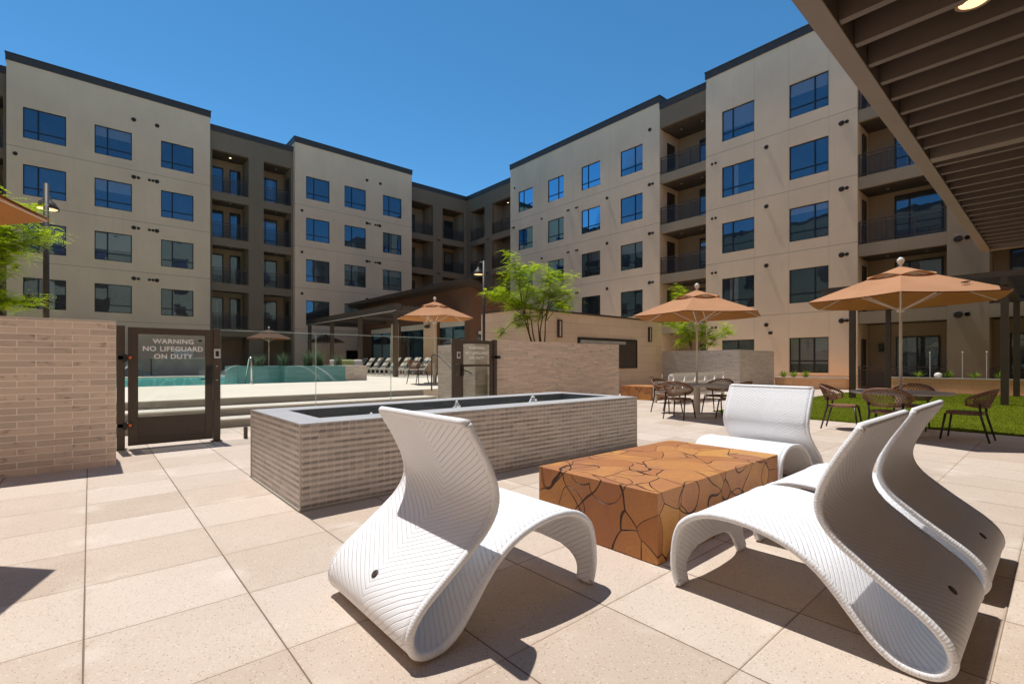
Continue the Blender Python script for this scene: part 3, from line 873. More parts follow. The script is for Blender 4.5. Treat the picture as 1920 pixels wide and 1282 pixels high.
# balconies between the two cream blocks
def slab_stack(T, root, s0, s1, d, depth, top, back_mat='stucco_tan', ztop=17.2, bandmat='stucco_tan', lit=False, top_mat='stucco_brown'):
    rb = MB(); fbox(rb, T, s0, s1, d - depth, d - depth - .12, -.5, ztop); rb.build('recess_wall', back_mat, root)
    for k in range(4):
        bb = MB(); fbox(bb, T, s0 + .004, s1 - .004, d, d - .16, FL[k] - .55, FL[k]); fbox(bb, T, s0 + .004, s1 - .004, d - .161, d - depth + .002, FL[k] - .50, FL[k] - .01)
        bo = bb.build('balcony', bandmat, root)
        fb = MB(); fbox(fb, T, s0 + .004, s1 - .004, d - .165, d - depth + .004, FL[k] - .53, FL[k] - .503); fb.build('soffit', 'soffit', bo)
        railing(T, s0 + .03, s1 - .03, FL[k], d - .03, bo, posts=3)
        for q in (.25, .7): downlight(T, bo, s0 + (s1 - s0) * q, d - 1.0, FL[k] - .535, lit)
    mb = MB(); fbox(mb, T, s0, s1, d, d - depth, 16.0, ztop); mb.build('wall', top_mat, root)
    sf = MB(); fbox(sf, T, s0 + .01, s1 - .01, d - .1, d - depth, 15.96, 15.998); so_ = sf.build('soffit', 'soffit', root)
    for q in (.25, .7): downlight(T, so_, s0 + (s1 - s0) * q, d - 1.0, 15.95, lit)
    cap(T, root, s0 - .02, s1 + .02, d + .05, -9, ztop - .02, ztop + .34)
slab_stack(TR, RW, 13.80, 16.85, -.05, 2.2, True)
for k in range(4):
    balcony_door(TR, RW, 13.95, 15.35, FL[k], -2.2, (.45,), transom=.35)
    side_door(RW, 27.95, 16.78, FL[k], 'y', .85)
balcony_door(TR, RW, 14.0, 15.3, 0.05, -2.2, (.5,))
slab_stack(TR, RW, 3.27, 6.40, -.05, 1.8, True)
for k in range(4):
    balcony_door(TR, RW, 3.6, 5.35, FL[k], -1.79, (.68,), h=2.4, transom=.42)
    side_door(RW, 27.8, 6.33, FL[k], 'y', .6)
window(TR, RW, 3.72, 5.3, .6, 2.45, -1.79, .5, transom=None)
side_door(RW, 27.7, 6.33, .1, 'y', .6)
for s in (5.85, 3.36):
    mb = MB(); fbox(mb, TR, s - .09, s + .09, -1.65, -1.84, 1.75, 2.1); fbox(mb, TR, s - .12, s + .12, -1.62, -1.66, 2.08, 2.13); mb.build('wall_sconce', 'black', RW)
mb = MB(); fbox(mb, TR, 2.0, 3.27, -.05, -3, -.5, 17.2); fbox(mb, TR, 2.28, 2.33, -.04, -.06, 3.4, 6.6); mb.build('wall', 'stucco_tan', RW)
cap(TR, RW, 2.0, 3.27, 0, -9, 17.18, 17.54)
slab_stack(TR, RW, -1.2, 2.0, -.05, 1.8, True)
for k in range(4): balcony_door(TR, RW, -.9, 1.5, FL[k], -1.79, (.4,), transom=.42)
window(TR, RW, -.6, 1.5, .3, 2.45, -1.79, .5, transom=None)
mb = MB(); fbox(mb, TR, -3.2, -1.2, 0, -3, -.5, 17.6); mb.build('wall', 'stucco', RW)
# patio rail of the ground floor
for a, b in ((3.3, 6.35), (-1.1, 1.95)):
    mb = MB()
    fbox(mb, TR, a, b, -.02, -.05, 1.03, 1.07); fbox(mb, TR, a, b, -.02, -.05, .88, .91)
    for q in (0, .5, 1): fbox(mb, TR, a + (b - a) * q - .02, a + (b - a) * q + .02, -.02, -.05, .1, 1.03)
    po = mb.build('patio_railing', 'bronze', RW)
    MB().add([TR(a, -.035, .15), TR(b, -.035, .15), TR(b, -.035, .9), TR(a, -.035, .9)], [(0, 1, 2, 3)]).build('railing_mesh', 'mesh', po)
# brown recess at the courtyard corner
TR2 = lambda s, d, z: (28.1 - d, s, z)
brown_recess(TR2, RW, 31.22, 39.0, 0, [(32.3, 35.0), (36.1, 38.35)], 17.2, lit={(32, 4), (36, 1)})
for k in range(4):
    balcony_door(TR2, RW, 37.0, 38.1, FL[k], -1.85, (.97,))
    for s in (35.5, 35.7): vent(TR2, RW, s, FL[k] - .28, 0, .07)
mb = MB(); mb.box(29.4, 38, -3, 48, -.5, 17.0); mb.build('roof_mass', 'stucco_brown', RW)

# ---------------- wings behind and left of the camera, which the window panes mirror
for nm, lab, T_, s0, s1 in (
    ('apartment_wing', 'sunlit cream apartment wing behind the terrace, mirrored in the pool-side window panes', lambda s, d, z: (s, -3.2 + d, z), -8, 26),
    ('apartment_wing', 'cream apartment wing closing the courtyard on the left, mirrored in the right-hand window panes', lambda s, d, z: (-9.2 + d, s, z), -3, 38)):
    O = thing(nm, lab, 'apartment building', T_((s0 + s1) / 2, 0, 0))
    cols = []; q = s0 + 1.4; i = 0
    while q + 1.8 < s1:
        cols.append((q, q + 1.75, .35)); q += 3.3 if i % 3 != 2 else 5.2; i += 1
    cream_block(T_, O, s0, s1, cols, (s0, s1), [(a, b, .7, 2.5) for a, b, m in cols], z1=17.7)
    for a, b, m in cols: window(T_, O, a, b, .7, 2.5, -.06, m)

# ================================================================== WALLS, GATES, FENCE
def block(name, mat, x0, x1, y0, y1, z0, z1, label, cat, bevel=.004, group=None):
    t = thing(name, label, cat, ((x0 + x1) / 2, (y0 + y1) / 2, max(z0, 0)), group=group)
    MB().box(x0, x1, y0, y1, z0, z1).build('masonry', mat, t, bevel=bevel)
    return t
t = block('brick_wall', 'brick', -3.2, .245, 7.68, 8.55, -.05, 1.755, 'tan running-bond brick wall beside the left glass gate', 'wall')
MB().box(-3.2, .248, 7.677, 8.553, 1.755, 1.772).build('coping', 'concrete', t)
t = block('tile_wall', 'thin_tile', 7.33, 12.22, 9.0, 9.3, -.05, 1.79, 'warm thin-tile wall right of the smaller gate, behind the fountain', 'wall')
t = block('planter', 'grey_tile', 7.1, 11.85, 9.5, 11.18, -.05, 1.71, 'grey tiled planter box beside the pool steps, behind the smaller gate', 'planter')
MB().box(7.2, 11.75, 9.6, 11.08, 1.60, 1.716).build('soil', 'earth', t)
t = thing('tile_wall', 'grey thin-tile wall at the back between the stone barbecue wall and the turf', 'wall', (20.8, 9.1, 0))
MB().prism([(20.8, 9.1), (24.5, 9.1), (24.5, 9.4), (21.1, 9.4), (21.1, 12.79), (20.8, 12.79)], -.05, 1.78).build('masonry', 'grey_tile', t, bevel=.004)

def lettering(parent, lines, xc, y, zs, size, wid):
    def text_mesh(txt):
        cu = bpy.data.curves.new('lettering', 'FONT'); cu.body = txt; cu.size = size; cu.extrude = .0006
        cu.offset = 0.0022; cu.space_character = 1.08
        o = bpy.data.objects.new('lettering', cu); C.objects.link(o)
        me = bpy.data.meshes.new_from_object(o.evaluated_get(bpy.context.evaluated_depsgraph_get()))
        C.objects.unlink(o); bpy.data.objects.remove(o)
        return me
    for txt, z in zip(lines, zs):
        ms = [text_mesh(w) for w in txt.split()]
        ws = [max(v.co.x for v in m.vertices) for m in ms]
        x = xc - wid * (sum(ws) + size * .42 * (len(ms) - 1)) / 2
        for m, w_ in zip(ms, ws):
            m.materials.clear(); m.materials.append(M['vinyl'])
            for v in m.vertices: v.co = Vector((x + v.co.x * wid, y - v.co.z, z + v.co.y))
            x += wid * (w_ + size * .42)
            n = bpy.data.objects.new('lettering', m); C.objects.link(n); attach(n, parent)

def reader(parent, x, y, z):
    MB().box(x - .045, x + .045, y - .02, y, z - .075, z + .075).build('card_reader', 'grey_plastic', parent, bevel=.006)
    MB().box(x - .022, x + .022, y - .026, y - .018, z - .045, z + .04).build('reader_window', 'black', parent)

# left gate
GY = 8.95
g = thing('pool_gate', 'dark bronze gate with a glass pane, between the brick wall and the glass fence', 'gate', (.93, GY, 0))
mb = MB()
mb.box(.418, .535, GY - .025, GY + .025, .05, 1.775); mb.box(1.375, 1.475, GY - .025, GY + .025, .05, 1.775)
mb.box(.535, 1.375, GY - .024, GY + .024, 1.675, 1.774); mb.box(.535, 1.375, GY - .024, GY + .024, .05, .15)
fr = mb.build('gate_frame', 'bronze', g, bevel=.003)
MB().box(.535, 1.375, GY - .012, GY + .012, .15, .455).build('kick_panel', 'bronze', g)
pn = MB().box(.53, 1.38, GY - .004, GY + .004, .456, 1.68).build('glass_pane', 'clear', g)
lettering(pn, ['WARNING', 'NO LIFEGUARD', 'ON DUTY'], .965, GY - .0055, [1.545, 1.432, 1.318], .098, 1.03)
MB().box(1.285, 1.33, GY - .01, GY - .004, 1.585, 1.612).build('sticker', 'black', pn)
for z in (1.33, .35):
    mb = MB().box(.30, .47, GY - .05, GY - .026, z - .03, z + .03); mb.box(.36, .41, GY - .07, GY - .05, z - .06, z + .05)
    h = mb.build('hinge', 'black', g, bevel=.004)
    MB().box(.425, .46, GY - .056, GY - .0501, z - .02, z + .02).build('orange_sticker', 'orange_tag', h)
mb = MB().box(1.395, 1.47, GY - .06, GY - .026, .92, 1.2); mb.tube([(1.42, GY - .06, 1.0), (1.42, GY - .10, 1.0), (1.30, GY - .10, 1.0)], .011)
mb.build('lock', 'black', g, bevel=.004)
for x, lab in ((.336, 'slim dark gate post beside the brick wall'), (1.53, 'dark gate post with card reader at the start of the glass fence')):
    p = thing('gate_post', lab, 'post', (x, GY, 0), group='bronze gate posts')
    MB().box(x - .047, x + .047, GY - .05, GY + .05, 0, 1.79).build('shaft', 'bronze', p, bevel=.004)
    MB().box(x - .075, x + .075, GY - .075, GY + .075, 0, .012).build('foot_plate', 'bronze', p)
    if x > 1:
        reader(p, x, GY - .05, 1.40)
        for z in (1.2, .98): MB().lathe([(.009, 0), (.009, .006), (.001, .008)], n=10).map(lambda a, b, c: (x + a, GY - .05 - c, z + b)).build('bolt', 'steel', p)

# glass fence
fx = [1.585, 3.09, 4.575, 6.04]
place = ['left, beside the gate post', 'middle, behind the fountain end', 'right, in front of the pool table']
for i in range(3):
    a, b = fx[i] + .006, fx[i + 1] - .006
    p = thing('glass_panel', 'clear frameless glass fence panel, ' + place[i], 'fence panel', ((a + b) / 2, GY, 0), group='glass fence panels')
    MB().add([(a + .002, GY, .11), (b - .002, GY, .11), (b - .002, GY, 1.776), (a + .002, GY, 1.776)], [(0, 1, 2, 3)]).build('pane', 'clear', p)
    mb = MB().box(a, b, GY - .006, GY + .006, 1.776, 1.784); mb.box(a, a + .002, GY - .006, GY + .006, .1, 1.776); mb.box(b - .002, b, GY - .006, GY + .006, .1, 1.776)
    mb.build('polished_edge', 'glass_edge', p)
    for q in (.24, .76):
        x = a + (b - a) * q
        MB().box(x - .026, x + .026, GY - .03, GY + .03, 0, .19).build('spigot', 'bronze', p, bevel=.004)

# smaller gate on the right
g = thing('pool_gate', 'dark bronze gate in front of the tiled wall, with a mid rail and lever handle', 'gate', (6.75, GY, 0))
mb = MB()
mb.box(6.25, 6.345, GY - .025, GY + .025, .05, 1.765); mb.box(7.125, 7.20, GY - .025, GY + .025, .05, 1.765)
mb.box(6.345, 7.125, GY - .024, GY + .024, 1.68, 1.764); mb.box(6.345, 7.125, GY - .024, GY + .024, 1.16, 1.21); mb.box(6.345, 7.125, GY - .024, GY + .024, .05, .13)
mb.build('gate_frame', 'bronze', g, bevel=.003)
pn = MB().box(6.34, 7.13, GY - .004, GY + .004, 1.2, 1.685).build('glass_pane', 'clear', g)
MB().box(6.34, 7.13, GY - .004, GY + .004, .125, 1.17).build('glass_pane', 'clear', g)
lettering(pn, ['WARNING', 'NO LIFEGUARD', 'ON DUTY'], 6.735, GY - .0055, [1.56, 1.445, 1.33], .088, 1.0)
mb = MB().box(6.27, 6.335, GY - .06, GY - .026, .95, 1.2); mb.tube([(6.3, GY - .06, 1.08), (6.3, GY - .11, 1.08), (6.42, GY - .11, 1.05), (6.52, GY - .10, 1.0)], .012)
mb.build('lock', 'black', g, bevel=.004)
for z in (1.38, .4): MB().box(7.17, 7.42, GY - .05, GY - .026, z - .035, z + .035).build('hinge', 'black', g, bevel=.004)
for x, lab in ((6.15, 'dark gate post with card reader at the right end of the glass fence'), (7.262, 'dark gate post against the warm tile wall')):
    p = thing('gate_post', lab, 'post', (x, GY, 0), group='bronze gate posts')
    hw = .09 if x < 7 else .045
    MB().box(x - hw, x + hw, GY - .05, GY + .05, 0, 1.79).build('shaft', 'bronze', p, bevel=.004)
    if x < 7:
        reader(p, x + .04, GY - .05, 1.42)
        for z in (1.22, .98): MB().lathe([(.009, 0), (.009, .006), (.001, .008)], n=10).map(lambda a, b, c: (x + a, GY - .05 - c, z + b)).build('bolt', 'steel', p)
# handrail by the steps
t = thing('handrail', 'bronze stair handrail sloping down beside the grey planter box', 'handrail', (6.95, 11.2, 0))
MB().tube([(6.98, 11.3, DZ), (6.98, 11.3, 1.42), (6.98, 11.22, 1.46), (6.98, 11.0, 1.46), (6.98, 10.1, .98), (6.98, 9.9, .95), (6.98, 9.9, 0)], .02, 10).build('rail', 'bronze', t, smooth=True)

# ================================================================== FOUNTAIN
FX0, FX1, FY0, FY1, FH = 1.338, 6.2, 4.248, 5.88, .735
t = thing('fountain', 'long raised fountain trough clad in small grey picket tiles, behind the white chairs', 'fountain', (3.8, 5.0, 0))
ix0, ix1, iy0, iy1 = 1.62, 5.98, 4.60, 5.55
mb = MB()
mb.box(FX0, FX1, FY0, iy0, 0, FH); mb.box(FX0, FX1, iy1, FY1, 0, FH); mb.box(FX0, ix0, iy0, iy1, 0, FH); mb.box(ix1, FX1, iy0, iy1, 0, FH)
bs = mb.build('basin_wall', 'zigzag', t)
MB().box(ix0, ix1, iy0, iy1, 0, .35).build('basin_floor', 'inner_tile', t)
mb = MB(); mb.box(ix0, ix0 + .004, iy0, iy1, .35, FH); mb.box(ix1 - .004, ix1, iy0, iy1, .35, FH); mb.box(ix0 + .004, ix1 - .004, iy0, iy0 + .004, .35, FH); mb.box(ix0 + .004, ix1 - .004, iy1 - .004, iy1, .35, FH)
mb.build('inner_lining', 'inner_tile', t)
mb = MB()
for a, b, c, d in ((FX0, FX1, FY0, iy0), (FX0, FX1, iy1, FY1), (FX0, ix0, iy0, iy1), (ix1, FX1, iy0, iy1)): mb.box(a, b, c, d, FH, FH + .009)
M['cap_tile'] = mk_brick('pale_wet_cap_tile', (0.56, 0.56, 0.57), (0.47, 0.475, 0.485), (0.66, 0.655, 0.65), .2, .04, .0025, .4, rough=.3)
mb.build('cap', 'cap_tile', t)
mb = MB()
for x, y in ((FX0 - .002, FY0 - .002), (FX1 + .002, FY0 - .002), (FX0 - .002, FY1 + .002)): mb.box(x - .006, x + .006, y - .006, y + .006, 0, FH + .01)
mb.build('corner_trim', 'concrete', t)
MB().box(FX0 - .012, FX1 + .012, FY0 - .012, FY1 + .012, 0, .018).build('plinth', 'grey_concrete', t)
wt_ = MB(); wt_.add([(ix0 + .005, iy0 + .005, .56), (ix1 - .005, iy0 + .005, .56), (ix1 - .005, iy1 - .005, .56), (ix0 + .005, iy1 - .005, .56)], [(0, 1, 2, 3)])
wt_.build('water_surface', 'dark_water', t)
rf = random.Random(5)
for jx, jy, hh in ((3.42, 4.95, .775), (4.72, 4.95, .79), (2.3, 4.95, .70)):
    mb = MB()
    for k in range(150):
        a = rf.uniform(0, 2 * PI); r = abs(rf.gauss(0, .055)); z0 = .56 + (hh - .56) * max(0, 1 - r / .15) * rf.uniform(.2, 1.0)
        rr = rf.uniform(.009, .022)
        mb.lathe([(.001, -rr), (rr * .8, -rr * .5), (rr, 0), (rr * .8, rr * .6), (.001, rr * 1.3)], (jx + r * math.cos(a), jy + r * math.sin(a), z0), 7)
    mb.build('bubbler', 'spray', t, smooth=True)

# ================================================================== TEAK BLOCK TABLES
def root_table(x0, x1, y0, y1, h, label):
    t = thing('coffee_table', label, 'coffee table', ((x0 + x1) / 2, (y0 + y1) / 2, 0))
    mb = MB(); mb.box(-(x1 - x0) / 2, (x1 - x0) / 2, -(y1 - y0) / 2, (y1 - y0) / 2, 0.004, h)
    mb.build('block', 'root', t, bevel=.006, world=False)
root_table(2.657, 4.57, 1.665, 2.72, .453, 'big teak root-slice block table with dark cracks among the four white lounge chairs')
root_table(13.8, 14.95, 8.92, 10.1, .45, 'small teak root-slice block table beside the tile wall, in front of the stone wall')

# ================================================================== WHITE LOUNGE CHAIRS
PROF = [(1.185, .005), (1.213, .10), (1.212, .20), (1.198, .29), (1.165, .36), (1.10, .412), (1.03, .440), (.95, .452), (.84, .450), (.72, .430), (.60, .388), (.50, .325), (.425, .25), (.35, .16), (.28, .082), (.21, .034), (.145, .022), (.082, .032), (.042, .068), (.03, .122), (.052, .182), (.108, .243), (.185, .30), (.28, .368), (.345, .418), (.42, .48), (.472, .55), (.49, .625), (.472, .71), (.437, .79), (.397, .865), (.357, .93), (.325, .985)]
def catmull(P, n):
    out = []
    for i in range(len(P) - 1):
        p0, p1, p2, p3 = P[max(i - 1, 0)], P[i], P[i + 1], P[min(i + 2, len(P) - 1)]
        for k in range(n):
            t = k / n
            out.append(tuple(.5 * ((2 * b) + (-a + c) * t + (2 * a - 5 * b + 4 * c - d) * t * t + (-a + 3 * b - 3 * c + d) * t ** 3) for a, b, c, d in zip(p0, p1, p2, p3)))
    out.append(P[-1]); return out
def uvtube(mb, pts, r, n=8):
    base = len(mb.v); mb.tube(pts, r, n); arc = 0
    for i, p in enumerate(pts):
        if i: arc += (Vector(p) - Vector(pts[i - 1])).length
        for k in range(n): mb.uv.append((k / n, arc))
def lounge_chair(label):
    t = thing('lounge_chair', label, 'lounge chair', group='white wicker lounge chairs')
    P = catmull(PROF, 4); W = .88; H = W / 2 - .012
    arc = [0]
    for a, b in zip(P, P[1:]): arc.append(arc[-1] + math.hypot(a[0] - b[0], a[1] - b[1]))
    k = 10
    mb = MB(); mb.uv = []
    def arch(i):
        z = P[i][1]
        if i > 14 or z > .19: return 0.0
        return .79 * (1 - (z / .19) ** 2.6) ** (1 / 2.6)
    grid = []
    for i, (x, z) in enumerate(P):
        a = arch(i); row = []
        for side in (-1, 1):
            for j in range(k + 1):
                f = a + (1 - a) * j / k
                y = side * f * H
                row.append(len(mb.v)); mb.v.append((x, y, z)); mb.uv.append((y, arc[i]))
        grid.append(row)
    for i in range(len(P) - 1):
        for sd in (0, 1):
            for j in range(k):
                q = sd * (k + 1) + j
                f = (grid[i][q], grid[i][q + 1], grid[i + 1][q + 1], grid[i + 1][q])
                mb.f.append(f if sd else f[::-1])
    o = mb.build('shell', 'wicker', t, smooth=True, world=False)
    w_ = o.modifiers.new('weld', 'WELD'); w_.merge_threshold = .0004
    sd = o.modifiers.new('thickness', 'SOLIDIFY'); sd.thickness = .03; sd.offset = 0
    mb = MB(); mb.uv = []
    for s in (-1, 1): uvtube(mb, [(x, s * H, max(z, .019)) for x, z in P], .019)
    uvtube(mb, [(P[-1][0], y, P[-1][1] + .004) for y in [H * q / 8 for q in range(-8, 9)]], .021)
    ar = []
    for i in range(0, 15):
        if arch(i) > 0: ar.append((P[i][0], arch(i) * H, P[i][1]))
    ar = ar + [(P[8][0], 0, .187)] + [(x, -y, z) for x, y, z in ar[::-1]]
    uvtube(mb, ar, .014)
    mb.build('braided_edge', 'braid', t, smooth=True, world=False)
    # small round drain badge on the lower back
    i = min(range(80, len(P)), key=lambda q: abs(P[q][0] - .085) + abs(P[q][1] - .22))
    (x0, z0), (x1, z1) = P[i - 1], P[i + 1]
    d = Vector((x1 - x0, 0, z1 - z0)).normalized(); nrm = Vector((-d.z, 0, d.x))
    mb = MB().lathe([(.021, 0), (.021, .018), (.016, .022), (.001, .021)], n=18)
    c0 = Vector((P[i][0], 0, P[i][1]))
    mb.map(lambda a, b, c: tuple(c0 + d * a + Vector((0, 1, 0)) * b + nrm * c))
    mb.build('badge', 'door_dark', t, world=False)
    return t
lc = lounge_chair('white woven S-curved lounge chair, nearest on the left, seen from behind at the table end')
lc.location = (.965, 2.21, 0)
dup(lc, (2.935, .253, 0), R(90), 'white woven S-curved lounge chair in the right foreground, its seat nearest the table side')
dup(lc, (3.985, .24, 0), R(90), 'white woven S-curved lounge chair farthest right, half hidden behind its twin')
dup(lc, (6.03, 2.165, 0), R(180), 'white woven S-curved lounge chair at the far end of the block table')

# ================================================================== DINING CHAIRS AND TABLES
def dining_chair(label, group):
    t = thing('dining_chair', label, 'dining chair', group=group)
    mb = MB()
    n = 28; prof = [(.86, .415), (.97, .425), (1.0, .44), (.97, .458), (.8, .464)]
    def sq(a, r):
        c, s = math.cos(a), math.sin(a)
        q = (abs(c) ** 3.2 + abs(s) ** 3.2) ** (-1 / 3.2)
        return .235 * r * q * c + .01, .235 * r * q * s
    for r, z in prof:
        for k in range(n): x, y = sq(2 * PI * k / n, r); mb.v.append((x, y, z))
    for i in range(len(prof) - 1):
        for k in range(n): mb.f.append((i * n + k, i * n + (k + 1) % n, (i + 1) * n + (k + 1) % n, (i + 1) * n + k))
    mb.f.append(tuple(range(n))[::-1]); mb.f.append(tuple(range((len(prof) - 1) * n, len(prof) * n)))
    mb.build('seat', 'rattan', t, smooth=False, world=False)
    def surf(u, v):          # u -1..1 round the back, v 0..1 up
        an = PI + u * R(82)
        drop = abs(u) ** 2.2
        zb = .545 + .035 * drop; zt = .835 - .16 * drop
        r = .265 + .075 * v
        return ((r * math.cos(an)) * 1.0 - .01 - .035 * v * (1 - drop), r * math.sin(an) * 1.02, zb + (zt - zb) * v)
    mb = MB()
    top = [surf(u / 14, 1) for u in range(-14, 15)]; bot = [surf(u / 14, 0) for u in range(-14, 15)]
    loop = [bot[0]] + top + [bot[-1]]
    mb.tube(loop, .017, 7); mb.tube(bot, .015, 7)
    mb.build('back_frame', 'rattan', t, smooth=True, world=False)
    mb = MB()
    N = 10
    for k in range(-N, N):
        for sgn in (1, -1):
            pts = []
            for q in range(9):
                v = q / 8; u = (k + .5 + sgn * v * 3.2 - sgn * 1.6) / N
                if -1 <= u <= 1: pts.append(surf(u, v))
            if len(pts) > 2: mb.tube(pts, .0056, 4, cap=False)
    for v in (.15, .86): mb.tube([surf(u / 14, v) for u in range(-14, 15)], .009, 5)
    mb.build('back_weave', 'rattan', t, world=False)
    for sx, sy in ((1, 1), (1, -1), (-1, 1), (-1, -1)):
        mb = MB()
        if sx > 0: mb.tube([(.275, sy * .255, 0), (.215, sy * .205, .43)], [.013, .018], 8)
        else: mb.tube([(-.31, sy * .235, 0), (-.205, sy * .215, .43), (-.20, sy * .235, .60)], [.013, .018, .016], 8)
        mb.build('leg', 'leg_dark', t, smooth=True, world=False)
    return t
def round_table(name_label, x, y, z, group, r=.74):
    t = thing('dining_table', name_label, 'table', (x, y, z), group=group)
    MB().lathe([(r - .03, .705), (r, .712), (r, .735), (r - .008, .742), (.001, .742)], n=56).build('table_top', 'tabletop', t, world=False)
    MB().lathe([(.075, .0), (.075, .66), (.2, .70)], n=20).build('pedestal', 'pole_white', t, smooth=False, world=False)
    MB().lathe([(.40, 0), (.40, .018), (.37, .028), (.08, .04), (.001, .04)], n=40).build('base', 'pole_white', t, world=False)
    return t
GR = 'round tables under umbrellas'
round_table('round pale table under the rightmost umbrella, on the edge of the turf', 10.84, 1.92, 0, GR)
round_table('round pale table under the middle umbrella, in front of the white sofa', 10.80, 5.72, 0, GR)
round_table('round pale table on the raised pool deck behind the glass fence', 9.4, 15.0, DZ, GR, .6)
CG = 'brown rattan dining chairs'
ch0 = dining_chair('brown rattan chair at the rightmost umbrella table, backing onto the white lounge chairs', CG)
def put(x, y, z, rz, lab):
    global ch0, first
    if first: ch0.location = (x, y, z); ch0.rotation_euler = (0, 0, rz); ch0['label'] = lab; first = False
    else: dup(ch0, (x, y, z), rz, lab)
first = True
rr_ = random.Random(11)
def ring(x, y, z, d, labs, jit=.12):
    for k, lab in enumerate(labs):
        if not lab: continue
        an = R((180, 90, 0, -90)[k]) + rr_.uniform(-jit, jit)
        put(x + d * math.cos(an), y + d * math.sin(an), z, an + PI + rr_.uniform(-.12, .12), lab)
ring(10.84, 1.92, 0, .86, ['brown rattan chair at the turf-side table, its latticed back toward the white lounge chairs',
    'brown rattan chair at the turf-side table, standing at its left end', 'brown rattan chair on the far side of the turf-side table',
    'brown rattan chair at the turf-side table, turned away on its right end'])
ring(10.80, 5.72, 0, .84, ['brown rattan chair under the middle umbrella, its latticed back toward the teak block table',
    'brown rattan chair under the middle umbrella, nearest the small teak block', 'brown rattan chair under the middle umbrella, on the side toward the sofa',
    'brown rattan chair under the middle umbrella, partly behind the far lounge chair'])
ring(9.4, 15.0, DZ, .75, ['brown rattan chair on the pool deck, on the pool side of the table', None, 'brown rattan chair on the pool deck, behind the table by the handrail', 'brown rattan chair on the pool deck, nearest the glass fence'])

# ================================================================== UMBRELLAS
def umbrella(label, loc, rz, rad=1.52, rim=2.35, top=2.92):
    t = thing('patio_umbrella', label, 'umbrella', loc, rz, 'terracotta patio umbrellas')
    mb = MB()
    MB().tube([(0, 0, .02), (0, 0, top - .02)], .024, 14).build('pole', 'pole_white', t, smooth=True, world=False)
    n = 6; seg = 8; ringn = 9
    def pt(i, s, r, zoff=0.0):
        a0, a1 = 2 * PI * i / n, 2 * PI * (i + 1) / n
        f = s / seg
        x = (math.cos(a0) * (1 - f) + math.cos(a1) * f) * r * rad; y = (math.sin(a0) * (1 - f) + math.sin(a1) * f) * r * rad
        z = top - (top - rim) * (r ** 1.06)
        sag = 4 * f * (1 - f) * (.035 * math.sin(PI * r) + .03 * r * r)
        return (x, y, z - sag * .6 + .0 + zoff)
    mb = MB()
    for i in range(n):
        b = len(mb.v)
        for q in range(ringn + 1):
            r = .30 + .70 * q / ringn
            for s in range(seg + 1): mb.v.append(pt(i, s, r))
        for q in range(ringn):
            for s in range(seg):
                k = b + q * (seg + 1) + s
                mb.f.append((k, k + seg + 1, k + seg + 2, k + 1))
    cn = mb.build('canopy', 'canvas', t, smooth=False, world=False)
    ln = MB(); ln.v = [(x * .995, y * .995, z - .014) for x, y, z in mb.v]; ln.f = [f[::-1] for f in mb.f]  # added layer below the canopy, puts underside shade into its colour
    ln.build('shade_underlayer', 'shade_underlayer', cn, world=False)
    mb = MB()
    for i in range(n):
        b = len(mb.v)
        for q in range(5):
            r = .015 + .345 * q / 4
            for s in range(seg + 1):
                f = s / seg
                lift = .045 + (.055 * math.sin(PI * f) * (q / 4) ** 2) - .03 * (q / 4) * (1 - math.sin(PI * f))
                mb.v.append(pt(i, s, r, lift))
        for q in range(4):
            for s in range(seg):
                k = b + q * (seg + 1) + s
                mb.f.append((k, k + seg + 1, k + seg + 2, k + 1))
    mb.build('vent_cap', 'canvas', t, smooth=False, world=False)
    MB().lathe([(.02, 0), (.026, .03), (.02, .05), (.04, .07), (.055, .11), (.05, .15), (.02, .18), (.001, .185)], (0, 0, top + .02), 16).build('finial', 'white_metal', t, smooth=True, world=False)
    MB().lathe([(.05, -.04), (.06, -.03), (.06, .02), (.035, .05), (.001, .05)], (0, 0, rim - .16), 16).build('hub', 'pole_white', t, world=False)
    for i in range(n):
        a = 2 * PI * i / n
        c, s = math.cos(a), math.sin(a)
        def rp(r, dz): return (c * r * rad, s * r * rad, top - (top - rim) * r ** 1.06 - dz)
        mb = MB().bar(rp(.03, .02), rp(.5, .022), .02, .022); mb.bar(rp(.5, .022), rp(.985, .02), .02, .022)
        rb = mb.build('rib', 'pole_white', t, world=False)
        mb = MB().bar((c * .05, s * .05, rim - .155), rp(.56, .035), .018, .02)
        mb.build('strut', 'pole_white', rb, world=False)
    r = rad * .72; a = R(52)
    p = (math.cos(a) * r * .93, math.sin(a) * r * .93, top - (top - rim) * .72 + .02)
    tb = MB()
    for k in range(3):
        tb.bar((p[0] + k * .05, p[1] - k * .03, p[2] - .01 * k), (p[0] + k * .05 + .05, p[1] - k * .03 + .035, p[2] - .01 * k - .01), .02, .02)
    tb.build('tie_strap', 'door_dark', t, world=False)
    return t
umbrella('terracotta umbrella over the turf-side table, rightmost in the photo', (10.84, 1.92, 0), R(190))
umbrella('terracotta umbrella over the middle table, in front of the tall apartment wing', (10.80, 5.72, 0), R(-40.9))
umbrella('terracotta umbrella on the pool deck, in front of the brown clubhouse', (9.4, 15.0, DZ), R(-48), 1.42)
umbrella('terracotta umbrella cut off by the left edge, only one tip showing', (-1.70, 4.58, 0), R(11.5), 1.52, 2.31, 2.9)
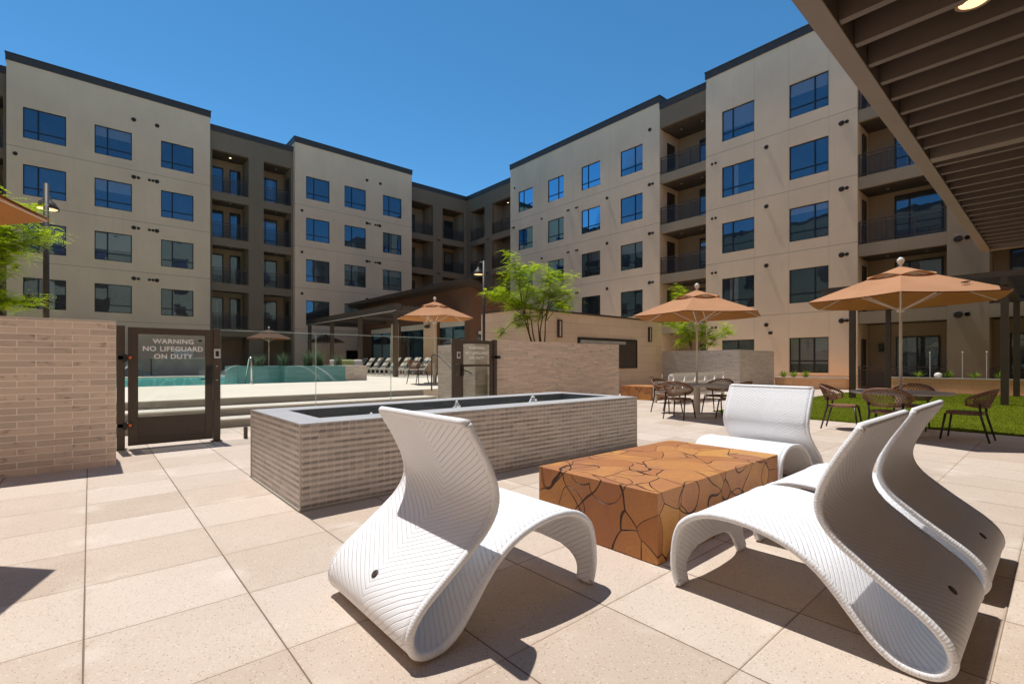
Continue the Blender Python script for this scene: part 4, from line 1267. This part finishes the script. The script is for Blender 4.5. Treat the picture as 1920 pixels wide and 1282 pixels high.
for i, (x, y) in enumerate(((8.6, 33.4), (13.3, 36.4))):
    u = umbrella(['shaded terracotta umbrella beyond the pool, left of its pair', 'shaded terracotta umbrella beyond the pool, near the clubhouse pergola'][i], (x, y, DZ), R(-41), 1.45, 2.25, 2.8)
    for ch in list(u.children):
        if ch.name.startswith(('canopy', 'vent_cap')):
            ch.data.materials[0] = M.setdefault('canvas_dark', mk_fabric('chocolate_canvas', (.16, .10, .075)))
            u['label'] = u['label'].replace('terracotta', 'dark brown')

# ================================================================== NEAR PERGOLA (overhead, upper right)
t = thing('pergola', 'taupe steel pergola overhead at the upper right, with deep parallel slats and a lit downlight', 'pergola', (5, -1, 0))
MB().box(-2.0, 10.6, .765, .865, 3.0, 3.26).build('edge_beam', 'pergola', t, bevel=.004)
MB().box(-2.0, 10.6, -3.1, -3.0, 3.0, 3.26).build('edge_beam', 'pergola', t, bevel=.004)
for x0, x1 in ((10.5, 10.62), (5.42, 5.54)): MB().box(x0, x1, -3.0, .763, 3.0, 3.24).build('cross_beam', 'pergola', t, bevel=.004)
sb = None
for k in range(-7, 28):
    x = 2.91 + .279 * k
    if abs(x - 5.48) < .11 or x > 10.4: continue
    mb = MB().box(x - .022, x + .022, -3.0, .762, 3.012, 3.20)
    if sb is None: sb = mb.build('slat', 'pergola_slat', t); sx0 = x
    else:
        c = sb.copy(); C.objects.link(c); c.parent = t; c.matrix_parent_inverse = sb.matrix_parent_inverse; c.location = (x - sx0, 0, 0)
mb = MB().lathe([(.072, .08), (.072, -.012), (.066, -.016), (.062, -.012), (.058, .0), (.001, .0)], (3.235, .29, 3.03), 32)
dl = mb.build('downlight', 'pergola', t)
MB().lathe([(.058, .0), (.045, -.008), (.001, -.010)], (3.235, .29, 3.02), 24).build('lens', 'down_glow', dl, smooth=True)
MB().box(-1.9, 10.41, -2.99, .76, 3.205, 3.25).build('light_block_panel', 'blocker_dark', t)  # added panel over open slats; darkens them and cuts ground bounce
for x in (10.56, -1.9):
    MB().box(x - .06, x + .06, -2.99, -2.87, 0, 3.0).build('post', 'pergola', t)

# ================================================================== FAR PERGOLA ON THE TURF
t = thing('pergola', 'dark slatted pergola standing on the turf behind the rightmost umbrella', 'pergola', (22.6, 2.5, 0))
for x in (20.0, 25.2):
    for y in (1.15, 4.87, -2.5):
        MB().box(x - .085, x + .085, y - .085, y + .085, 0, 3.46).build('post', 'bronze', t, bevel=.004)
for y in (1.15, 4.87, -2.5): MB().box(19.6, 25.7, y - .07, y + .07, 3.461, 3.70).build('beam', 'bronze', t)
for k in range(16):
    x = 19.62 + .4 * k
    MB().box(x - .03, x + .03, -3.1, 5.7, 3.702, 3.86).build('slat', 'bronze', t)

# ================================================================== STONE BARBECUE WALL, SCONCES, SCREEN
t = thing('stone_wall', 'tall tan stone-block barbecue wall with a dark coping, in the middle of the courtyard', 'wall', (16, 12.8, 0))
MB().box(11.82, 20.8, 12.8, 15.4, -.05, 3.17).build('masonry', 'stone', t, bevel=.004)
MB().box(11.76, 20.87, 12.74, 15.46, 3.17, 3.235).build('coping', 'cap', t)
hb = MB()
for x in (19.75, 19.95): hb.tube([(x, 12.8, .55), (x, 12.72, .55), (x, 12.70, .47)], .018, 8)
hb.build('hose_bib', 'grey_concrete', t)
t = thing('screen', 'dark framed screen set into the stone wall under a grey strip', 'screen', (16.6, 12.8, 1))
mb = MB(); mb.box(14.66, 18.67, 12.735, 12.799, .98, 1.03); mb.box(14.66, 18.67, 12.735, 12.799, 2.18, 2.25); mb.box(14.66, 14.72, 12.735, 12.799, 1.03, 2.18); mb.box(18.61, 18.67, 12.735, 12.799, 1.03, 2.18)
mb.build('screen_frame', 'black', t)
MB().box(14.72, 18.61, 12.76, 12.798, 1.03, 2.18).build('panel', 'door_dark', t)
MB().box(14.75, 17.75, 12.70, 12.758, 2.02, 2.15).build('heater_strip', 'grey_concrete', t)
for x, lab in ((13.58, 'tall black wall lantern on the stone wall behind the feathery tree'), (19.7, 'tall black wall lantern near the right end of the stone wall')):
    t = thing('wall_lantern', lab, 'lantern', (x, 12.8, 2.2), group='wall lanterns')
    mb = MB(); mb.box(x - .1, x + .1, 12.70, 12.799, 2.82, 2.88); mb.box(x - .1, x + .1, 12.70, 12.799, 2.2, 2.24); mb.box(x - .1, x - .055, 12.70, 12.799, 2.24, 2.82); mb.box(x + .055, x + .1, 12.70, 12.799, 2.24, 2.82)
    mb.build('lantern_frame', 'door_dark', t)
    MB().box(x - .054, x + .054, 12.725, 12.79, 2.241, 2.819).build('lantern_glass', 'cushion', t)

# ================================================================== CLUBHOUSE
t = thing('clubhouse', 'rust-brown clubhouse with a low sloping dark roof and glazed front, beyond the pool deck', 'building', (19, 28, DZ))
TC = lambda s, d, z: (15.5 - d, s, z)
TS = lambda s, d, z: (s, 21.16 - d, z)
ops = [(21.7, 24.35, DZ, 3.65), (26.05, 29.1, DZ, 3.65), (30.3, 33.6, DZ, 3.65)]
mb = MB(); facade(mb, TC, 21.16, 35.6, DZ, 5.45, 0, ops, .25); mb.build('wall', 'pav_brown', t)
mb = MB(); facade(mb, TS, 15.5, 24.5, DZ, 3.1, 0, [(16.0, 18.1, 1.7, 3.02)], .12)
mb.add([TS(15.5, 0, 3.1), TS(24.5, 0, 3.1), TS(15.5, 0, 5.45)], [(0, 1, 2)]); mb.build('wall', 'pav_brown', t)
for a, b, c, e in ops:
    window(TC, t, a, b, c, e, -.12, transom=.66, mulls=[.5], name='glazing', fw=.07)
    sh = MB(); fbox(sh, TC, a + .08, b - .08, -.06, -.115, e - .38, e - .05); sh.build('roller_shade', 'sling', t)
window(TS, t, 16.0, 18.1, 1.7, 3.02, -.07, .5, transom=None)
sh = MB(); fbox(sh, TS, 16.08, 18.02, -.03, -.068, 2.78, 2.96); sh.build('roller_shade', 'sling', t)
for a, b in ((24.5, 25.95), (29.2, 30.2)):
    mb = MB(); fbox(mb, TC, a, b, .05, -.2, DZ, 3.82); mb.build('pillar', 'stucco', t)
mb = MB().lathe([(.16, -.1), (.2, 0), (.16, .1), (.001, .1)], n=16); mb.map(lambda x, y, z: (15.3 + z, 25.3 + y, 3.38 + x * .55)); mb.build('speaker', 'door_dark', t, smooth=True)
mb = MB().add([(14.9, 20.6, 5.50), (14.9, 36.2, 5.50), (25, 36.2, 2.95), (25, 20.6, 2.95), (14.9, 20.6, 5.72), (14.9, 36.2, 5.72), (25, 36.2, 3.17), (25, 20.6, 3.17)],
    [(0, 1, 2, 3), (7, 6, 5, 4), (0, 4, 5, 1), (1, 5, 6, 2), (2, 6, 7, 3), (3, 7, 4, 0)])
mb.build('roof', 'cap', t)
t = thing('pergola', 'dark slatted shade pergola attached to the front of the clubhouse, over the sun loungers', 'pergola', (13.5, 28, DZ))
for y in (22.5, 26.8, 31.1, 35.3):
    MB().box(11.67, 11.87, y - .1, y + .1, DZ, 3.86).build('post', 'bronze', t, bevel=.004)
MB().box(11.62, 11.92, 22.2, 35.6, 3.861, 4.22).build('beam', 'bronze', t)
MB().box(11.60, 11.625, 22.19, 35.61, 3.85, 3.875).build('edge_strip', 'concrete', t)
for y in (22.2, 26.8, 31.1, 35.3): MB().box(11.92, 15.44, y - .06, y + .06, 3.87, 4.1).build('rafter', 'bronze', t)
for k in range(14):
    x = 12.08 + .25 * k
    MB().box(x - .045, x + .045, 22.2, 35.6, 4.105, 4.16).build('slat', 'soffit', t)

# ================================================================== SUN LOUNGERS
def lounger(label):
    t = thing('sun_lounger', label, 'sun lounger', group='sun loungers under the clubhouse pergola')
    mb = MB()
    for s in (-1, 1): mb.box(-.35, .98, s * .33 - .025, s * .33 + .025, .30, .36)
    mb.box(.93, .98, -.305, .305, .30, .36); mb.box(-.35, -.30, -.305, .305, .30, .36)
    mb.build('frame', 'white_metal', t, world=False)
    MB().box(-.33, .95, -.29, .29, .365, .385).build('seat', 'sling', t, world=False)
    a = (-.34, .36); b = (-.86, 1.03)
    mb = MB()
    for s in (-1, 1): mb.bar((a[0], s * .31, a[1]), (b[0], s * .31, b[1]), .045)
    mb.bar((b[0], -.31, b[1]), (b[0], .31, b[1]), .045); mb.bar((-.62, 0, .70), (-.72, 0, .30), .03)
    mb.build('backrest_frame', 'white_metal', t, world=False)
    mb = MB(); mb.add([(a[0] + .02, -.28, a[1]), (a[0] + .02, .28, a[1]), (b[0] + .02, .28, b[1]), (b[0] + .02, -.28, b[1])], [(0, 1, 2, 3)])
    o = mb.build('backrest', 'sling', t, world=False); q = o.modifiers.new('t', 'SOLIDIFY'); q.thickness = .02
    mb = MB(); mb.add([(a[0] + .034, .1, a[1]), (a[0] + .034, .2, a[1]), (b[0] + .034, .2, b[1]), (b[0] + .034, .1, b[1])], [(0, 1, 2, 3)]); mb.build('stripe', 'sling_dark', o, world=False)
    for x in (.88, -.28):
        for s in (-1, 1): MB().box(x - .03, x + .03, s * .33 - .03, s * .33 + .03, 0, .30).build('leg', 'white_metal', t, world=False)
    return t
LW_LAB = ['beige sun lounger nearest the fence end of the row', 'beige sun lounger second from the near end of the row', 'beige sun lounger third from the near end of the row', 'beige sun lounger fourth from the near end of the row',
          'beige sun lounger fourth from the far end of the row', 'beige sun lounger third from the far end of the row', 'beige sun lounger second from the far end of the row', 'beige sun lounger at the far end of the row']
l0 = lounger(LW_LAB[0]); l0.location = (14.0, 24.3, DZ); l0.rotation_euler = (0, 0, PI)
for k in range(1, 8): dup(l0, (14.0, 24.3 + 1.23 * k, DZ), PI + rr_.uniform(-.05, .05), LW_LAB[k])

# ================================================================== POOLSIDE
t = thing('raised_spa_wall', 'raised tiled planter wall with water jets rising at the pool edge, grey with teal-painted pool-light', 'planter', (6.4, 19.9, .3))
MB().box(5.57, 7.90, 19.45, 22.0, -.9, 1.10).build('pool_light_face', 'pool_light_tile', t)  # tile colour carries painted water light from the pool
MB().box(7.902, 8.83, 19.44, 22.0, DZ, 1.11).build('tiled_end', 'grey_tile', t)
MB().box(4.05, 5.568, 19.9, 22.0, -.9, 1.10).build('pool_light_side', 'pool_light_tile', t, )
def arc_jet(parent, a, b, top, n=10, r=.0035):
    mb = MB()
    rj = random.Random(int(a[0] * 100))
    for q in range(4):
        pts = []
        off = rj.uniform(-.12, .12)
        for i in range(n + 1):
            f = i / n
            pts.append((a[0] + (b[0] + off - a[0]) * f, a[1] + (b[1] - a[1]) * f, a[2] + (b[2] - a[2]) * f + top * 4 * f * (1 - f)))
        mb.tube(pts, r * rj.uniform(.5, 1), 5)
    mb.build('water_jet', 'spray', parent, smooth=True)
arc_jet(t, (6.0, 19.5, 1.12), (6.9, 19.05, .38), .18); arc_jet(t, (6.6, 19.5, 1.12), (7.5, 19.05, .38), .12); arc_jet(t, (4.2, 19.95, 1.12), (3.2, 19.3, .38), .25)
for x0, y0, h, n, lab in ((5.0, 20.8, .55, 60, 'spiky grey-green grass tuft at the pool end of the tiled planter'), (5.9, 21.0, .65, 80, 'spiky grey-green grass tuft behind the tiles painted with pool light'), (6.9, 20.9, .75, 110, 'tall spiky grass clump in the middle of the tiled planter'),
                    (7.5, 21.3, .8, 110, 'tall bushy spiky grass near the grey end of the tiled planter'), (8.3, 21.2, .6, 80, 'spiky grass tuft at the right end of the tiled planter')):
    mb = MB(); rp_ = random.Random(int(x0 * 37))
    for k in range(n):
        a = rp_.uniform(0, 2 * PI); L = h * rp_.uniform(.6, 1.15); sp = rp_.uniform(.1, .75); w2 = .012
        c, s = math.cos(a), math.sin(a)
        p = [(x0 + rp_.uniform(-.15, .15), y0 + rp_.uniform(-.15, .15), 1.09)]
        for f in (.5, 1.0): p.append((p[0][0] + c * sp * L * f * f, p[0][1] + s * sp * L * f * f, 1.09 + L * f * (1 - .25 * sp * f)))
        px, py = -s * w2, c * w2
        mb.add([(p[0][0] - px, p[0][1] - py, p[0][2]), (p[0][0] + px, p[0][1] + py, p[0][2]), (p[1][0] + px * .8, p[1][1] + py * .8, p[1][2]), (p[1][0] - px * .8, p[1][1] - py * .8, p[1][2]), p[2]], [(0, 1, 2, 3), (3, 2, 4)])
    tag(mb.build('ornamental_grass', 'blade_grey'), lab, 'plant', 'spiky grasses in the poolside planter')
t = thing('pool_rail', 'curved stainless grab rail at the edge of the pool', 'handrail', (4.28, 18.85, DZ))
for dx in (0, .0):
    pass
MB().tube([(4.28, 18.80, DZ), (4.28, 18.82, 1.2), (4.28, 18.86, 1.36), (4.28, 18.95, 1.43), (4.28, 19.06, 1.42), (4.28, 19.2, 1.3), (4.28, 19.9, .2)], .028, 10).build('rail', 'steel', t, smooth=True)
MB().lathe([(.07, 0), (.07, .02), (.03, .04), (.001, .04)], (4.28, 18.80, DZ), 14).build('flange', 'steel', t)
# daybed sofa with striped pillows, far side of the planter
def pillow(name, mat, parent, c, sx, sy, sz, rx=0., rz=0.):
    mb = MB(); n = 10
    for i in range(n + 1):
        for j in range(n + 1):
            u, v = i / n * 2 - 1, j / n * 2 - 1
            th = (max(0, 1 - u ** 4) * max(0, 1 - v ** 4)) ** .6
            mb.v.append((u * sx * (1 - .06 * v * v), sy * th, v * sz * (1 - .06 * u * u)))
    m = (n + 1) ** 2
    mb.v += [(x, -y, z) for x, y, z in mb.v[:m]]
    for i in range(n):
        for j in range(n):
            k = i * (n + 1) + j
            mb.f.append((k, k + 1, k + n + 2, k + n + 1)); mb.f.append((m + k, m + k + n + 1, m + k + n + 2, m + k + 1))
    mat_ = Matrix.Translation(c) @ Matrix.Rotation(rz, 4, 'Z') @ Matrix.Rotation(rx, 4, 'X')
    mb.v = [tuple(mat_ @ Vector(p)) for p in mb.v]
    return mb.build(name, mat, parent, smooth=True)
t = thing('outdoor_sofa', 'low poolside sofa with striped pillows, beyond the tiled planter', 'sofa', (10.1, 24.6, DZ))
MB().box(9.2, 11.0, 24.2, 25.0, DZ + .02, DZ + .42).build('base', 'grey_concrete', t, bevel=.02)
for i, (x, m) in enumerate(((9.5, 'cushion'), (10.0, 'cushion_green'), (10.3, 'cushion_green'), (10.75, 'cushion'))):
    p = pillow('pillow', m, None, (x, 24.75, DZ + .66), .27, .09, .25, -.3, rr_.uniform(-.3, .3))
    tag(p, ['blush pillow at the left end of the poolside sofa', 'green striped pillow, left of two on the poolside sofa', 'green striped pillow, right of two on the poolside sofa', 'blush pillow at the right end of the poolside sofa'][i], 'pillow', 'pillows on the poolside sofa')
t = thing('counter', 'grey concrete poolside counter in the shade of the left wing', 'counter', (3.9, 33.6, DZ))
MB().box(2.6, 5.6, 33.2, 34.2, DZ, DZ + .95).build('base', 'grey_concrete', t, bevel=.01)
MB().box(2.55, 5.65, 33.15, 34.25, DZ + .95, DZ + 1.01).build('worktop', 'concrete', t)
t = thing('cooler_cabinet', 'white two-door cabinet standing behind the grey poolside counter', 'cabinet', (4.2, 34.8, DZ))
MB().box(3.7, 4.7, 34.5, 35.0, DZ, 2.05).build('carcass', 'grey_plastic', t, bevel=.01)
for a in (3.71, 4.21): MB().box(a, a + .48, 34.47, 34.5, DZ + .1, 2.03).build('door', 'white_metal', t, bevel=.005)
t = block('low_wall', 'grey_concrete', -6, 2.2, 33.0, 33.4, DZ, 1.25, 'low grey wall on the far side of the pool, seen through the gate', 'wall')
for i, x in enumerate((-3.6, -1.2, .9)):
    t = thing('chaise', ['white chaise at the left, far side of the pool', 'white chaise in the middle, far side of the pool', 'white chaise at the right, far side of the pool'][i], 'chaise', (x, 32.2, DZ), group='white chaises beyond the pool')
    MB().box(x - .9, x + .35, 31.9, 32.55, DZ + .22, DZ + .34).build('seat', 'white_metal', t, bevel=.02)
    MB().bar((x + .3, 32.22, DZ + .3), (x + .85, 32.22, DZ + .75), .62, .08).build('backrest', 'white_metal', t, bevel=.02)
    for q in (x - .8, x + .2): MB().box(q, q + .06, 31.95, 32.5, DZ, DZ + .22).build('leg', 'white_metal', t)

# ================================================================== WHITE SOFA BY THE STONE WALL
t = thing('outdoor_sofa', 'white-framed outdoor sofa with blush cushions, between the middle umbrella table and tile wall', 'sofa', (14.8, 8.05, 0))
mb = MB()
for x in (13.2, 16.4):
    for y in (7.75, 8.36): mb.box(x - .045, x + .045, y - .045, y + .045, 0, .66)
    mb.box(x - .045, x + .045, 7.795, 8.315, .60, .66)
mb.box(13.246, 16.354, 7.72, 7.78, .22, .30); mb.box(13.246, 16.354, 8.33, 8.39, .22, .30)
for x in (13.2, 16.4): mb.box(x - .03, x + .03, 7.80, 8.31, .22, .30)
mb.build('frame', 'white_metal', t, bevel=.005)
mb = MB(); mb.box(13.15, 16.45, 7.68, 7.735, .84, .92); mb.box(13.15, 16.45, 7.68, 7.735, .60, .66)
for k in range(6):
    x = 13.19 + k * .643
    mb.bar((x - .06, 7.708, .66), (x + .05, 7.708, .84), .05, .05)
mb.build('back_rail', 'white_metal', t)
MB().box(13.25, 16.35, 7.80, 8.33, .31, .45).build('seat_cushion', 'cushion', t, bevel=.03)
for k in range(4): pillow('back_cushion', 'cushion', t, (13.65 + k * .77, 7.93, .67), .36, .11, .23, -.12, rr_.uniform(-.06, .06))

# ================================================================== ORANGE STONE PLANTERS BY THE RIGHT WING
t = thing('planter', 'long low orange-stone planter running along the right wing behind the turf', 'planter', (26.4, 1, 0))
MB().box(25.9, 27.02, -3.1, 4.9, -.02, .57).build('masonry', 'orange_stone', t)
MB().box(25.86, 26.05, -3.1, 4.94, .57, .62).build('coping', 'concrete', t)
MB().box(26.06, 27.02, -3.1, 4.88, .50, .59).build('soil', 'earth', t)
t = thing('planter', 'short curved orange-stone planter next to the grey tile wall', 'planter', (25.8, 7.8, 0))
poly = [(24.52, 9.08), (24.62, 8.7), (25.2, 7.7), (25.95, 6.55), (27.03, 6.55), (27.03, 9.08)]
MB().prism(poly, -.02, .50).build('masonry', 'orange_stone', t)
MB().prism([(24.5, 9.085), (24.58, 8.66), (25.16, 7.66), (25.93, 6.5), (26.1, 6.55), (25.35, 7.8), (24.8, 8.75), (24.7, 9.085)], .501, .55).build('coping', 'concrete', t)
def tuft(x, y, z, h, n, sp0, lab, grp, mat='blade'):
    mb = MB(); rp_ = random.Random(int(x * 91 + y * 13))
    for k in range(n):
        a = rp_.uniform(0, 2 * PI); L = h * rp_.uniform(.6, 1.1); sp = rp_.uniform(.15, sp0); w2 = .016
        c, s = math.cos(a), math.sin(a)
        p = [(x + c * .03, y + s * .03, z)]
        for f in (.4, .75, 1.0): p.append((x + c * sp * L * f, y + s * sp * L * f, z + L * (f - .55 * sp * f * f)))
        qx, qy = -s * w2, c * w2
        vs = []
        for i, q in enumerate(p[:3]):
            k2 = (1, .9, .6)[i]; vs += [(q[0] - qx * k2, q[1] - qy * k2, q[2]), (q[0] + qx * k2, q[1] + qy * k2, q[2])]
        vs.append(p[3]); mb.add(vs, [(0, 1, 3, 2), (2, 3, 5, 4), (4, 5, 6)])
    return tag(mb.build('strappy_plant', mat), lab, 'plant', grp)
for y, lab in ((4.05, 'green strappy plant leftmost in the long orange planter'), (3.1, 'green strappy plant beside the white globe'), (2.35, 'green strappy plant in front of the stucco pier'), (1.65, 'green strappy plant by the far pergola post')):
    tuft(26.25, y, .58, .42, 46, .95, lab, 'strappy plants in the planters')
for x, y, lab in ((25.45, 8.05, 'green leafy plant at the window end of the curved planter'), (25.2, 8.5, 'green leafy plant in the middle of the curved planter'), (25.0, 8.85, 'small leafy plant beside the tile wall in the curved planter')):
    tuft(x, y, .48, .48, 60, .8, lab, 'strappy plants in the planters')
tag(MB().lathe([(.02, 0), (.10, .03), (.14, .12), (.10, .22), (.02, .25)], (26.2, 3.42, .58), 18).build('garden_globe', 'boulder', None, smooth=True), 'white globe lying among the plants in the long orange planter', 'globe')
for y, lab in ((3.72, 'thin pale stake in front of the ground-floor window'), (2.72, 'thin pale stake in front of the stucco pier'), (2.02, 'thin pale stake right of the stucco pier')):
    s_ = thing('garden_stake', lab, 'stake', (26.5, y, .5), group='thin stakes in the planter')
    MB().tube([(26.5, y, .5), (26.5, y, 1.64)], .014, 8).build('shaft', 'pole_white', s_)
    MB().lathe([(.02, 0), (.03, .03), (.02, .06), (.001, .065)], (26.5, y, 1.62), 10).build('tip', 'boulder', s_)

# ================================================================== LAMP POSTS
def lamp_post(x, y, lab):
    t = thing('lamp_post', lab, 'lamp post', (x, y, 0), group='gooseneck lamp posts')
    MB().tube([(x, y, 0), (x, y, 4.8)], [.055, .045], 14).build('pole', 'door_dark', t, smooth=True)
    MB().tube([(x, y, 4.62), (x, y + .1, 4.76), (x, y + .22, 4.80), (x, y + .31, 4.74), (x, y + .31, 4.62)], .018, 8).build('arm', 'door_dark', t, smooth=True)
    o = MB().lathe([(.04, .26), (.06, .24), (.075, .19), (.13, .14), (.175, .06), (.19, 0), (.18, 0), (.16, .06), (.11, .12), (.02, .15)], (x, y + .31, 4.36), 24).build('shade', 'door_dark', t, smooth=True)
    MB().lathe([(.17, .0), (.15, -.02), (.001, -.03)], (x, y + .31, 4.385), 20).build('bulb', 'lamp_glow', o, smooth=True)
lamp_post(-.65, 13.3, 'black gooseneck lamp post behind the brick wall on the left')
lamp_post(10.4, 13.4, 'black gooseneck lamp post in front of the clubhouse corner')

# ================================================================== FEATHERY TREES
def tree(label, base, clumps, seed, nst, per=70, fl=.30, lf=.042, stem_r=.022):
    rt_ = random.Random(seed)
    t = thing('palo_verde_tree', label, 'tree', base, group='feathery desert trees')
    B = Vector(base); tr = MB(); mb = MB()
    stems = []
    cz = sum(c[2] for c in clumps) / len(clumps); ctr = Vector((sum(c[0] for c in clumps) / len(clumps), sum(c[1] for c in clumps) / len(clumps), cz))
    for k in range(nst):
        a = 2 * PI * k / nst + .5
        b0 = B + Vector((math.cos(a) * .16, math.sin(a) * .16, 0))
        m = B.lerp(ctr, .55) + Vector((math.cos(a) * .32, math.sin(a) * .32, rt_.uniform(-.1, .1)))
        q = b0.lerp(m, .5) + Vector((rt_.uniform(-.06, .06), rt_.uniform(-.06, .06), 0))
        pts = catmull3([b0, q, m], 5)
        tr.tube(pts, [stem_r * (1.15 - .5 * i / (len(pts) - 1)) for i in range(len(pts))], 7)
        stems.append(m)
    tips = []
    for c in clumps:
        P = Vector(c[:3]); sz = c[3] if len(c) > 3 else 1.0
        m = min(stems, key=lambda s: (s - P).length)
        mid = m.lerp(P, .5) + Vector((rt_.uniform(-.12, .12), rt_.uniform(-.12, .12), .12))
        pts = catmull3([m, mid, P], 4)
        tr.tube(pts, [stem_r * .62 * (1 - .75 * i / (len(pts) - 1)) for i in range(len(pts))], 5)
        for k in range(4):
            d = Vector((rt_.gauss(0, 1), rt_.gauss(0, 1), rt_.gauss(.25, .7))).normalized() * .38 * sz
            s0 = P.lerp(mid, rt_.uniform(0, .5)); tr.tube([s0, s0 + d * .5 + Vector((0, 0, .04)), s0 + d], [.006, .004, .002], 4)
            tips.append((s0, s0 + d, sz))
        tips.append((mid, P, sz))
    for s0, s1, sz in tips:
        n = int(per * sz / 5 * 1.0) + 2
        for k in range(n):
            p = s0.lerp(s1, rt_.uniform(.15, 1.1)) + Vector((rt_.gauss(0, .07), rt_.gauss(0, .07), rt_.gauss(0, .06))) * sz
            a = rt_.uniform(0, 2 * PI); el = rt_.uniform(-.25, .55)
            d = Vector((math.cos(a) * math.cos(el), math.sin(a) * math.cos(el), math.sin(el)))
            L = fl * rt_.uniform(.6, 1.2)
            side = d.cross(Vector((0, 0, 1))).normalized()
            N = 9
            for i in range(N):
                f = (i + .6) / N
                c0 = p + d * L * f + Vector((0, 0, -.35 * L * f * f))
                for sg in (1, -1):
                    w_ = (side * sg * .9 + d * .55 + Vector((0, 0, rt_.uniform(-.35, .15)))).normalized() * lf * (1.25 - .6 * f) * rt_.uniform(.8, 1.2)
                    e = d * lf * .27
                    mb.add([c0, c0 + w_ * .5 + e, c0 + w_, c0 + w_ * .5 - e], [(0, 1, 2, 3)])
    tr.build('trunk', 'bark', t, smooth=True)
    mb.build('crown', 'leaf', t)
    return t
def catmull3(P, n):
    P = [Vector(p) for p in P]; out = []
    for i in range(len(P) - 1):
        p0, p1, p2, p3 = P[max(i - 1, 0)], P[i], P[i + 1], P[min(i + 2, len(P) - 1)]
        for k in range(n):
            t = k / n
            out.append(.5 * ((2 * p1) + (p2 - p0) * t + (2 * p0 - 5 * p1 + 4 * p2 - p3) * t * t + (3 * p1 - p0 - 3 * p2 + p3) * t ** 3))
    out.append(P[-1]); return out
RX = Vector((.753, -.658, 0)); FW = Vector((.658, .753, 0))
def spread(base, L, seed, dep=.5):
    r_ = random.Random(seed); out = []
    for q in L:
        dx, z = q[0], q[1]; s = q[2] if len(q) > 2 else 1.0
        p = Vector((base[0], base[1], 0)) + RX * dx + FW * r_.uniform(-dep, dep)
        out.append((p.x, p.y, z, s))
    return out
b = (10.05, 10.3, 1.65)
tree('feathery bright green tree rising from the planter behind the warm tile wall', b, spread(b, [(-1.5, 3.2, .8), (-1.15, 3.3, .9), (-.72, 4.3, .9), (-.72, 3.95, .8), (-.6, 3.6), (-.1, 4.15, .8), (-.15, 3.5), (.45, 4.0, .8), (.75, 3.65), (.95, 3.35, .7), (.4, 3.35), (0, 3.05), (-.55, 2.95), (.65, 3.0), (.25, 3.7, .8), (-.3, 3.15), (.2, 3.3), (-.62, 2.3, .7), (-.75, 2.55, .6), (-.25, 2.5, .7), (-1.2, 1.95, .4), (-.9, 3.1, .8), (.9, 3.0, .6), (.05, 2.75, .7)], 4), 21, 6, per=140)
b = (21.6, 11.3, .2)
tree('feathery green tree behind the middle umbrella, beside the right wing', b, spread(b, [(-1.1, 4.5, .9), (-.75, 4.75), (-.4, 4.3), (-1.5, 3.1), (-1.0, 3.0, 1.2), (-.6, 2.75, 1.2), (-.2, 2.4, 1.2), (.2, 2.9), (.5, 2.8, 1.2), (.9, 2.5), (1.2, 2.9), (1.6, 2.65, .8), (.7, 2.1), (-.3, 3.4), (.3, 3.6), (-.9, 2.3)], 6), 22, 4, per=130, lf=.05, fl=.38)
b = (-3.1, 10.6, 0)
tree('feathery green tree at the left edge, behind the brick wall and umbrella', b, [(q[0] - .95, q[1] + .76, *q[2:]) for q in [(-.6, 11.0, 4.1, 1.1), (-.34, 10.8, 3.92), (-.1, 11.2, 3.82), (.26, 11.0, 3.9, .5), (-.47, 10.7, 3.45, 1.1), (-.1, 11.1, 3.47, 1.1), (.3, 11.0, 3.47, .8), (-.4, 11.2, 3.12, 1.1), (-.27, 10.9, 2.82, .9), (-.55, 11.2, 2.9, 1.1), (-.6, 10.9, 2.42, .8), (-.1, 11.1, 2.38, .5), (.06, 11.0, 2.21, .6), (-1.0, 11.0, 3.65, 1.2), (-1.15, 10.7, 3.05, 1.2), (-2.2, 11.0, 3.9, 1.2), (-2.4, 10.8, 3.3, 1.2), (-2.8, 10.6, 3.9), (-3.4, 10.5, 3.8), (-3.6, 10.4, 3.3), (-3.0, 10.4, 4.3), (-1.6, 11.2, 3.8, 1.2), (-1.4, 11.4, 3.3, 1.2), (-.75, 11.4, 3.4), (-.85, 10.6, 3.9), (.1, 11.0, 2.3, .6), (-.1, 10.9, 3.0, .8), (.2, 11.2, 3.75, .7), (.28, 11.0, 3.35, .7)]], 23, 4, per=150, lf=.04)
#NEXT
